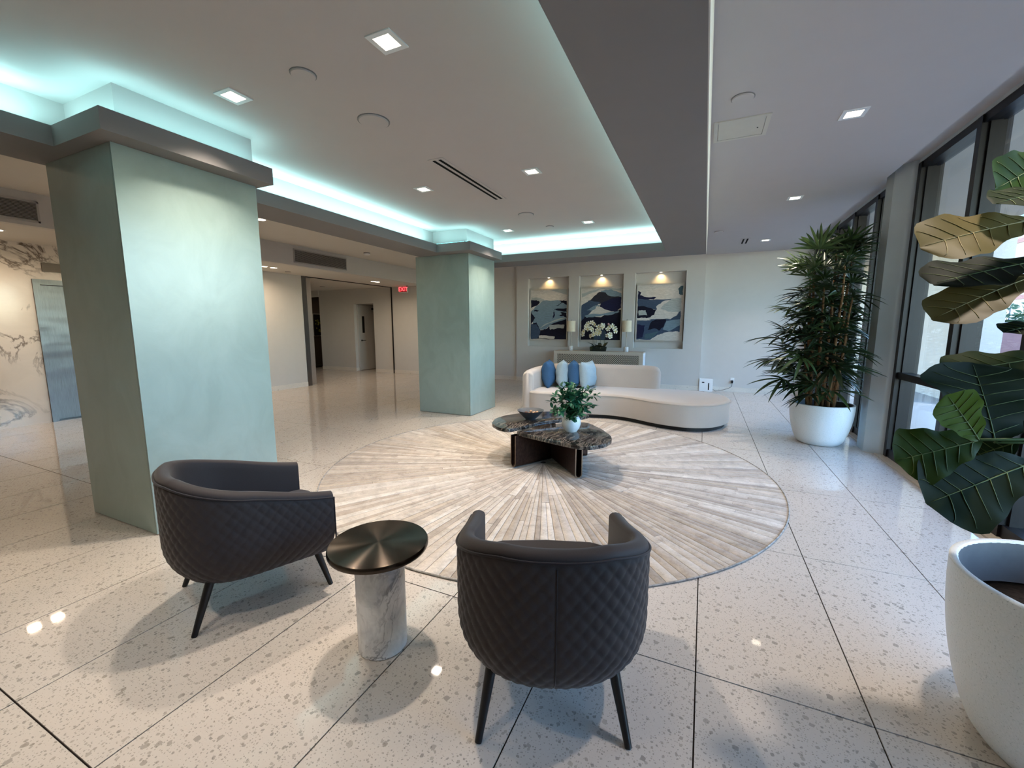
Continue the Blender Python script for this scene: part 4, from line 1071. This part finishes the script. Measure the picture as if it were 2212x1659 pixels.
# folded plates: two U-profile fins crossing at the crease
def fin(a_, b_, gap, z1, rbend=0.045):
    a_, b_ = Vector(a_) - OFF, Vector(b_) - OFF
    d_ = (b_ - a_).normalized(); n_ = Vector((-d_.y, d_.x)); th = 0.010
    def prof(off):
        out = []; g = gap / 2 - off
        out.append((-g, z1))
        for k in range(9):
            an = math.pi + math.pi * k / 8
            out.append((g * math.cos(an), g + off + g * math.sin(an)))
        out.append((g, z1)); return out
    loop = prof(0) + prof(th)[::-1]
    rg = [[(p_.x + n_.x * u, p_.y + n_.y * u, z) for u, z in loop] for p_ in (a_, b_)]
    return MB().rings(rg)
for fa, fb, gp, zz in (((-1.722, 3.795), (-1.42, 4.33), 0.085, 0.335), ((-1.02, 3.765), (-1.46, 4.27), 0.075, 0.335), ((-1.46, 4.30), (-1.80, 4.55), 0.08, 0.372), ((-1.40, 4.28), (-1.14, 4.50), 0.075, 0.335)):
    me = fin(fa, fb, gp, zz).mesh('base_plate', 'bronze_plate', True, 35)
    me.materials.append(MATS['bronze_edge'])
    for p_ in me.polygons:
        if len(p_.vertices) > 8: p_.material_index = 1
    link('base_plate', me, ct)

bw = onz(1146, 905, 0.405 + ZR)
bo = thing('bowl', 'shallow dark grey bowl on the black marble table top', 'bowl', (bw.x, bw.y, 0.405 + ZR))
MB().lathe([(0.055, 0), (0.058, 0.006), (0.10, 0.045), (0.148, 0.10), (0.150, 0.103), (0.146, 0.102), (0.097, 0.05), (0.05, 0.016), (0.001, 0.014)], 40, cap1=False).obj('body', 'bowl_grey', bo, True, 60)
rnd = random.Random(9)
for k in range(9):
    m_ = MB(); r_ = rnd.uniform(0.016, 0.023)
    m_.lathe([(0.002, -r_ * .7), (r_ * .7, -r_ * .5), (r_, 0), (r_ * .75, r_ * .5), (0.002, r_ * .75)], 9)
    a = k * 2.4; d_ = 0.026 * math.sqrt(k)
    so = m_.obj('seashell', 'shell_tan' if k % 3 != 1 else 'shell_brown', None, True, loc=(bw.x + d_ * math.cos(a), bw.y + d_ * math.sin(a), 0.405 + ZR + 0.050 + 0.010 * math.sqrt(k)), rot=(rnd.uniform(-.6, .6), rnd.uniform(-.6, .6), a))
    tag(so, 'small tan seashell heaped in the grey bowl' if k % 3 != 1 else 'small brown seashell heaped in the grey bowl', 'seashell', 'seashells in the bowl')

vp = onz(1230.5, 934, 0.368 + ZR); vp = Vector((vp.x, vp.y + 0.05, 0.368 + ZR))
va = thing('vase', 'round white ceramic vase on the black marble table top', 'vase', vp)
MB().lathe([(0.058, 0), (0.062, 0.006), (0.085, 0.04), (0.098, 0.085), (0.094, 0.125), (0.075, 0.158), (0.062, 0.168), (0.058, 0.166), (0.07, 0.15), (0.085, 0.12), (0.05, 0.03), (0.001, 0.02)], 40, cap1=False).obj('body', 'white_glaze', va, True, 60)
bq = thing('greenery', 'bunch of deep green leafy sprigs standing in the white vase', 'plant', (vp.x, vp.y, vp.z))
rnd = random.Random(17)
def orient(v_, base, dirv, up):
    d_ = dirv.normalized(); s_ = d_.cross(up)
    if s_.length < 1e-3: s_ = d_.orthogonal()
    s_.normalize(); n_ = s_.cross(d_)
    return [base + d_ * p[0] + s_ * p[1] + n_ * p[2] for p in v_]
tips = [(-0.21, 0.05, 0.30), (-0.17, -0.08, 0.38), (-0.11, 0.04, 0.46), (-0.05, -0.04, 0.50), (0.02, 0.05, 0.47), (0.06, -0.03, 0.43), (0.13, 0.04, 0.36), (0.19, -0.02, 0.44), (0.25, 0.02, 0.37),
        (0.21, -0.10, 0.28), (-0.03, -0.17, 0.33), (0.05, -0.19, 0.22), (-0.14, -0.15, 0.24), (0.12, -0.13, 0.30), (-0.08, 0.14, 0.40), (0.10, 0.15, 0.38), (0.0, -0.12, 0.40), (-0.02, -0.16, 0.16), (0.15, -0.04, 0.22), (-0.17, 0.0, 0.20), (-0.07, -0.10, 0.42)]
for tx, ty, tz in tips:
    rv = Vector((math.cos(YAW) * tx - math.sin(YAW) * ty, math.sin(YAW) * tx + math.cos(YAW) * ty, tz))
    c0 = Vector((rv.x * 0.1, rv.y * 0.1, 0.12)); c1 = Vector((rv.x * 0.35, rv.y * 0.35, 0.12 + (tz - 0.12) * 0.6 + 0.05)); pts = spline([c0, c1, rv], 6)
    sg = MB(); sg.tube(pts, [0.003 - 0.0018 * i / (len(pts) - 1) for i in range(len(pts))], 5)
    for i in range(3, len(pts)):
        d_ = (pts[i] - pts[i - 1]).normalized()
        for m in range(3):
            out = Vector((rnd.uniform(-1, 1), rnd.uniform(-1, 1), rnd.uniform(-.5, .7))).normalized()
            dd = (d_ * 0.5 + out).normalized(); L_ = rnd.uniform(0.045, 0.075)
            v_, f_ = blade(L_, L_ * 0.27, L_ * 0.2, 4, 0.2)
            sg.add(orient(v_, pts[i] + dd * 0.008, dd, Vector((rnd.uniform(-.4, .4), rnd.uniform(-.4, .4), 1))), f_)
    sg.obj('sprig', 'sprig_leaf', bq, True)

# ------------------------------------------------------------------ serpentine sofa
so = thing('sofa', 'long beige serpentine sofa with a low rounded backrest', 'sofa', (-1.2, 6.9, 0))
SO = Vector((-1.2, 6.9))
front = [(-2.66, 6.62), (-2.63, 6.42), (-2.50, 6.33), (-2.28, 6.34), (-2.0, 6.38), (-1.6, 6.50), (-1.3, 6.55), (-1.0, 6.48), (-0.7, 6.31), (-0.45, 6.20), (-0.15, 6.16), (0.12, 6.27), (0.31, 6.53), (0.40, 6.85), (0.34, 7.18), (0.13, 7.43), (-0.18, 7.56), (-0.5, 7.58), (-0.75, 7.56), (-1.1, 7.55), (-1.5, 7.53), (-1.9, 7.49), (-2.25, 7.38), (-2.5, 7.16), (-2.63, 6.88)]
pl = [(p_.x, p_.y) for p_ in spline([(x - SO.x, y - SO.y, 0) for x, y in front], 5, True)]
m_ = MB(); slab(m_, pl, 0.06, 0.40, 0.045, 6, 0.02); m_.obj('seat_body', 'sofa_fabric', so, True, 60)
m_ = MB(); m_.prism(inset(pl, 0.06), 0.0, 0.065); m_.obj('plinth', 'plinth_black', so)
seam = [(x, y, 0.372) for x, y in inset(pl, -0.0015)]
MB().tube(seam + seam[:1], 0.003, 5, False).obj('seat_seam', 'sofa_fabric', so, True)
bp = spline([(-2.625, 6.36, 0), (-2.68, 6.58, 0), (-2.66, 6.85, 0), (-2.55, 7.12, 0), (-2.32, 7.34, 0), (-2.0, 7.45, 0), (-1.6, 7.49, 0), (-1.2, 7.51, 0), (-0.9, 7.52, 0), (-0.64, 7.52, 0)], 8)
N_ = len(bp); rg = []
for i, p_ in enumerate(bp):
    d_ = (bp[min(i + 1, N_ - 1)] - bp[max(i - 1, 0)]).normalized(); n_ = Vector((-d_.y, d_.x, 0)); u = i / (N_ - 1)
    h = 0.70 + 0.09 * min(1, u / 0.4) - 0.0
    e = 1.0
    if u > 0.93: e = math.sqrt(max(0.0, 1 - ((u - 0.93) / 0.07) ** 2)) * 0.9 + 0.1
    if u < 0.03: e = min(e, math.sqrt(max(0.0, 1 - ((0.03 - u) / 0.03) ** 2)) * 0.75 + 0.25)
    t_ = 0.085 * e; hh = h - (1 - e) * 0.13 * (u > 0.5); zb = 0.07 if u < 0.9 else 0.07
    ring = []
    K = 10
    for k in range(K + 1):
        a = math.pi * k / K
        ring.append((math.cos(a) * t_, hh - 0.075 * e + 0.075 * e * math.sin(a)))
    ring = [(t_ * 0.96, zb)] + [(t_, 0.3)] + ring + [(-t_, 0.3), (-t_ * 0.96, zb)]
    rg.append([(p_.x - SO.x + n_.x * w_, p_.y - SO.y + n_.y * w_, z) for w_, z in ring])
m_ = MB(); m_.rings(rg); m_.obj('backrest', 'sofa_fabric', so, True, 70)

def pillow(px, mat, yaw, tilt, label, s=0.235, th=0.125, dy=0.0):
    b = onz(px, 838, 0.40); y = 7.10 + dy; x = ony(px, 815, y).x
    n = 18; v_, f_ = [], []
    for sd in (1, -1):
        for i in range(n + 1):
            for j in range(n + 1):
                u, w_ = i / n * 2 - 1, j / n * 2 - 1
                k = (max(0, 1 - abs(u) ** 2.3) * max(0, 1 - abs(w_) ** 2.3)) ** 0.5
                pin = 1 - 0.10 * (1 - abs(u) ** 1.5) * abs(w_) ** 3; pin2 = 1 - 0.10 * (1 - abs(w_) ** 1.5) * abs(u) ** 3
                wr = 0.006 * math.sin(9 * w_ + 3 * u + px) * k
                v_.append((u * s * pin2, sd * (th * k + wr), w_ * s * pin + s * 0.95))
    for sd in (0, 1):
        o_ = sd * (n + 1) ** 2
        for i in range(n):
            for j in range(n):
                a = o_ + i * (n + 1) + j; f_.append((a, a + 1, a + n + 2, a + n + 1))
    me = MB(); me.add(v_, f_); ms = me.mesh('throw_pillow', mat, True)
    bm = bmesh.new(); bm.from_mesh(ms); bmesh.ops.remove_doubles(bm, verts=bm.verts, dist=0.0008); bmesh.ops.recalc_face_normals(bm, faces=bm.faces); bm.to_mesh(ms); bm.free()
    o = link('throw_pillow', ms, None, (x, y, 0.407), (tilt, 0, yaw)); tag(o, label, 'pillow', 'pillows on the sofa')
pillow(1187, 'pillow_navy', R(102), R(-4), 'deep blue pillow beside the sofa arm', dy=-0.09)
pillow(1214, 'pillow_sky', R(108), R(3), 'pale blue pillow between the two deep blue pillows', dy=-0.04)
pillow(1241, 'pillow_navy', R(104), R(-3), 'deep blue pillow between the two pale blue pillows')
pillow(1272, 'pillow_sky', R(80), R(-6), 'pale blue pillow on the open side of the row', dy=0.03)

# ------------------------------------------------------------------ planters
def planter(name, loc, r, h, label, soil):
    o = thing(name, label, 'planter', loc)
    pf = [(r * 0.60, 0), (r * 0.66, 0.012)]
    for k in range(1, 11):
        u = k / 10; pf.append((r * (0.66 + 0.34 * math.sin(u * math.pi / 2) ** 0.85), 0.012 + (h - 0.02) * u ** 1.25))
    pf += [(r, h - 0.004), (r * 0.985, h), (r * 0.945, h), (r * 0.93, h - 0.008)]
    MB().lathe(pf, 72, cap1=False).obj('body', 'planter_white', o, True, 50)
    MB().lathe([(r * 0.932, h - 0.007), (r * 0.925, h - 0.012), (r * 0.90, h - soil), (r * 0.88, h - soil - 0.03)], 60, cap0=False, cap1=False).obj('shaded_inner_wall', 'planter_inner_shade', o, True)  # inner pot wall, its shade put into a darker colour
    MB().lathe([(r * 0.898, h - soil - 0.01), (r * 0.5, h - soil), (0.001, h - soil + 0.005)], 40, cap1=False).obj('soil', 'soil', o, True)
    return o
PX, PY = 1.38, 6.30
planter('planter', (PX, PY, 0), 0.335, 0.51, 'white speckled round planter holding the palm', 0.07)
FX, FY = 1.21, 1.88
planter('planter', (FX, FY, 0), 0.36, 0.62, 'large white glazed planter holding the fig plant', 0.15)

# ------------------------------------------------------------------ lady palm
pm = thing('lady_palm', 'tall dark green lady palm with many fanned fronds', 'palm', (PX, PY, 0.445))
rnd = random.Random(33)
def frond_mesh(seed):
    q = random.Random(seed); mb = MB(); Lp = q.uniform(0.16, 0.28)
    mb.tube([(0, 0, 0), (Lp * 0.5, 0, 0.012), (Lp, 0, 0.0)], [0.0045, 0.004, 0.003], 5)
    n = q.choice([7, 8, 9, 10])
    for k in range(n):
        a = R(-82 + 164 * k / (n - 1) + q.uniform(-5, 5)); L_ = (0.33 - 0.10 * abs(a) / 1.5) * q.uniform(0.85, 1.1)
        v_, f_ = blade(L_, q.uniform(0.013, 0.019), L_ * q.uniform(0.12, 0.5), 6, 0.5)
        d_ = Vector((math.cos(a), math.sin(a), q.uniform(-0.05, 0.22)))
        mb.add(orient(v_, Vector((Lp, 0, 0)), d_, Vector((0, 0, 1))), f_)
    return mb.mesh('frond', 'palm_leaf', True)
fms = [frond_mesh(k) for k in range(8)]
def keep_clear(me, p_, rot, sc):
    # fronds stay on the room side of the glass and the pier
    from mathutils import Euler
    rx, ry, a = rot
    for k in range(16):
        M = Euler((rx, ry, a)).to_matrix(); ok = True
        for v in list(me.vertices)[::4]:
            q_ = M @ v.co * sc
            x_, y_, z_ = PX + p_.x + q_.x, PY + p_.y + q_.y, 0.445 + p_.z + q_.z
            if x_ > (1.76 if 5.92 < y_ < 6.32 else 1.90) or z_ > 3.0: ok = False; break
        if ok: break
        a += 0.42
    return (rx, ry, a)
canes = [(0.0, 0.0, 1.86), (0.10, 0.04, 1.78), (-0.12, 0.02, 1.76), (0.03, -0.12, 1.70), (-0.08, -0.10, 1.52), (0.10, -0.08, 1.38), (-0.13, 0.08, 1.60), (0.05, 0.13, 1.68), (-0.02, 0.11, 1.1), (0.13, 0.06, 0.9), (-0.15, -0.03, 0.8)]
for cx_, cy_, ch in canes:
    lean = 0.22
    pts = [Vector((cx_ * (1 + lean * u * 3), cy_ * (1 + lean * u * 3), ch * u)) for u in (0, .2, .4, .6, .8, 1)]
    pts = [p_ + Vector((rnd.uniform(-.008, .008), rnd.uniform(-.008, .008), 0)) for p_ in pts]
    MB().tube(pts, [0.021, 0.020, 0.018, 0.016, 0.013, 0.008], 8).obj('cane', 'palm_cane', pm, True)
    z = 0.26; az_ = rnd.uniform(0, 6.28)
    while z < ch + 0.02:
        u = z / ch
        i = min(4, int(u * 5)); p_ = pts[i].lerp(pts[i + 1], u * 5 - i) if u < 1 else pts[-1]
        top = max(0.0, (z - 1.35) / 0.7)
        el = R(rnd.uniform(-12, 30) + 30 * top + (25 if u > 0.9 else 0))
        az_ += 2.4 + rnd.uniform(-.5, .5)
        sc = rnd.uniform(0.92, 1.2) * (1.0 - 0.12 * min(1, top))
        sc *= 1.0 + 0.22 * max(0, 1 - abs(z - 0.55) / 0.5)
        fme = rnd.choice(fms)
        fo = link('frond', fme, pm, p_, keep_clear(fme, p_, (rnd.uniform(-.4, .4), -el, az_), sc)); fo.scale = (sc, sc, sc)
        z += rnd.uniform(0.065, 0.105) * (1.15 if z < 0.5 else 1.0)
    for k in range(3):
        fme = rnd.choice(fms); fo = link('frond', fme, pm, pts[-1], keep_clear(fme, pts[-1], (rnd.uniform(-.5, .5), -R(rnd.uniform(35, 75)), rnd.uniform(0, 6.28)), 0.85)); fo.scale = (0.85,) * 3

# ------------------------------------------------------------------ fiddle-leaf fig
fg = thing('fiddle_leaf_fig', 'fiddle-leaf fig with broad dark leaves in the large white planter', 'plant', (FX, FY, 0.52))
FO = Vector((FX, FY, 0.52))
trunk = [Vector((0, 0, 0)), Vector((0.02, -0.01, 0.4)), Vector((-0.01, 0.02, 0.8)), Vector((0.02, 0.0, 1.2)), Vector((0.0, 0.02, 1.6)), Vector((0.02, 0, 1.85))]
MB().tube(spline(trunk, 4), [0.022 - 0.012 * i / 20 for i in range(21)], 10).obj('trunk', 'fig_trunk', fg, True)
WT = [(0, .06), (.08, .30), (.2, .50), (.35, .60), (.5, .76), (.65, .94), (.78, 1.0), (.88, .88), (.95, .60), (1.0, .06)]
def wprof(u):
    for (a_, b_), (c, d_) in zip(WT, WT[1:]):
        if u <= c: return b_ + (d_ - b_) * (u - a_) / (c - a_)
    return 0.06
def fig_leaf(B, T, W, mat, nrm, curl=0.05, fold=0.10, seed=0, stem=True):
    q = random.Random(seed); B, T = Vector(B), Vector(T); L_ = (T - B).length; d_ = (T - B).normalized()
    s_ = d_.cross(Vector(nrm)).normalized(); n_ = s_.cross(d_)
    nu, nw = 22, 12; v_, f_ = [], []
    ph = q.uniform(0, 6)
    def P(u, w_, lift=0.0):
        hw_ = W * wprof(u) * (1 + 0.045 * math.sin(u * 22 + ph))
        z = -curl * u * u + fold * abs(w_) * hw_ + 0.05 * W * math.sin(u * 17 + ph + (2 if w_ > 0 else 0)) * abs(w_) ** 2
        z += 0.02 * W * math.cos(u * 40) * (1 - abs(w_)) * abs(w_) * 4 * 0.5
        return B - FO + d_ * (L_ * u) + s_ * (hw_ * w_) + n_ * (z + lift)
    for i in range(nu + 1):
        for j in range(nw + 1): v_.append(P(i / nu, j / nw * 2 - 1))
    for i in range(nu):
        for j in range(nw):
            a = i * (nw + 1) + j; f_.append((a, a + 1, a + nw + 2, a + nw + 1))
    o = MB().add(v_, f_).obj('leaf', mat, fg, True)
    vn = MB()
    for sg in (1, -1):
        vn.tube([P(u, 0, sg * 0.0012) for u in [k / 12 * 0.96 for k in range(13)]], [0.0023 - 0.0017 * k / 12 for k in range(13)], 5)
        for u0 in (0.10, 0.26, 0.42, 0.56, 0.69, 0.80):
            for sd in (1, -1): vn.tube([P(min(0.98, u0 + 0.13 * k / 4), sd * 0.86 * k / 4, sg * 0.0010) for k in range(5)], [0.0013, 0.0012, 0.001, 0.0008, 0.0005], 4)
    vn.obj('vein', 'fig_vein' if mat != 'fig_dry' else 'fig_dry_vein', o, True)
    if stem:
        tp = min(trunk, key=lambda t_: abs(t_.z - (B.z - FO.z)))
        tz = max(0.25, min(1.8, B.z - FO.z - 0.06)); a_ = Vector((0.0, 0.0, tz))
        MB().tube([a_, (a_ + (B - FO)) / 2 + Vector((0, 0, 0.02)), B - FO], 0.0045, 6).obj('petiole', 'stem_green', o, True)
def pxleaf(b, t_, db, dt, wpx, mat, nrm, **kw):
    B, T = atd(b[0], b[1], db), atd(t_[0], t_[1], dt)
    fig_leaf(B, T, wpx / F_PX * (db + dt) / 4, mat, nrm, **kw)
tocam = -_fw
def nv(r_, u_, c): return _rt * r_ + _up * u_ + tocam * c
pxleaf((2238, 474), (2004, 516), 1.24, 1.22, 138, 'fig_dry', nv(0.0, 0.55, 0.8), curl=0.03, seed=1)
pxleaf((2270, 560), (2018, 600), 1.26, 1.30, 175, 'fig_leaf', nv(0.1, 0.85, 0.5), curl=0.02, seed=2)
pxleaf((2250, 590), (2022, 672), 1.22, 1.20, 118, 'fig_dry', nv(0.0, 0.75, 0.55), curl=0.03, seed=3)
pxleaf((2290, 330), (2168, 400), 1.28, 1.24, 120, 'fig_bright', nv(-0.5, -0.2, 0.8), curl=0.02, seed=4)
pxleaf((2300, 410), (2160, 425), 1.24, 1.20, 95, 'fig_leaf', nv(-0.2, 0.7, 0.7), curl=0.02, seed=5)
pxleaf((2149, 955), (2112, 778), 1.20, 1.27, 230, 'fig_leaf', nv(-0.15, 0.15, 0.95), curl=0.02, seed=6)
pxleaf((2280, 770), (2046, 800), 1.34, 1.36, 110, 'fig_leaf', nv(0, 0.75, 0.6), curl=0.02, seed=7)
pxleaf((2114, 950), (2056, 858), 1.15, 1.10, 92, 'fig_bright', nv(-0.3, -0.1, 0.9), curl=0.015, seed=8)
pxleaf((2120, 950), (1940, 994), 1.17, 1.20, 124, 'fig_bright', nv(-0.1, 0.35, 0.9), curl=0.015, seed=9)
pxleaf((2200, 955), (2080, 990), 1.22, 1.30, 90, 'fig_leaf', nv(0, 0.6, 0.8), curl=0.02, seed=10)
pxleaf((2232, 998), (2010, 1086), 1.16, 1.14, 170, 'fig_leaf', nv(-0.1, 0.45, 0.85), curl=0.015, seed=11)
pxleaf((2290, 700), (2176, 704), 1.20, 1.18, 70, 'fig_leaf', nv(0, 0.8, 0.4), curl=0.02, seed=12)
pxleaf((2300, 860), (2130, 880), 1.30, 1.40, 150, 'fig_leaf', nv(-0.2, 0.5, 0.8), curl=0.02, seed=13)
rnd = random.Random(41)
for k in range(14):
    a = R(-150 + 25 * k) ; z = 0.75 + 0.085 * k
    if math.cos(a) < 0.1 and rnd.random() < 0.9: a = R(rnd.uniform(-70, 80))
    B = FO + Vector((0.09 * math.cos(a), 0.09 * math.sin(a), z)); L_ = rnd.uniform(0.26, 0.36)
    T = B + Vector((L_ * math.cos(a), L_ * math.sin(a), rnd.uniform(-.05, .18)))
    if T.x > X_WIN - 0.05: T.x = X_WIN - 0.08
    fig_leaf(B, T, rnd.uniform(0.09, 0.12), 'fig_leaf', (rnd.uniform(-.3, .3), rnd.uniform(-.3, .3), 1), seed=50 + k)
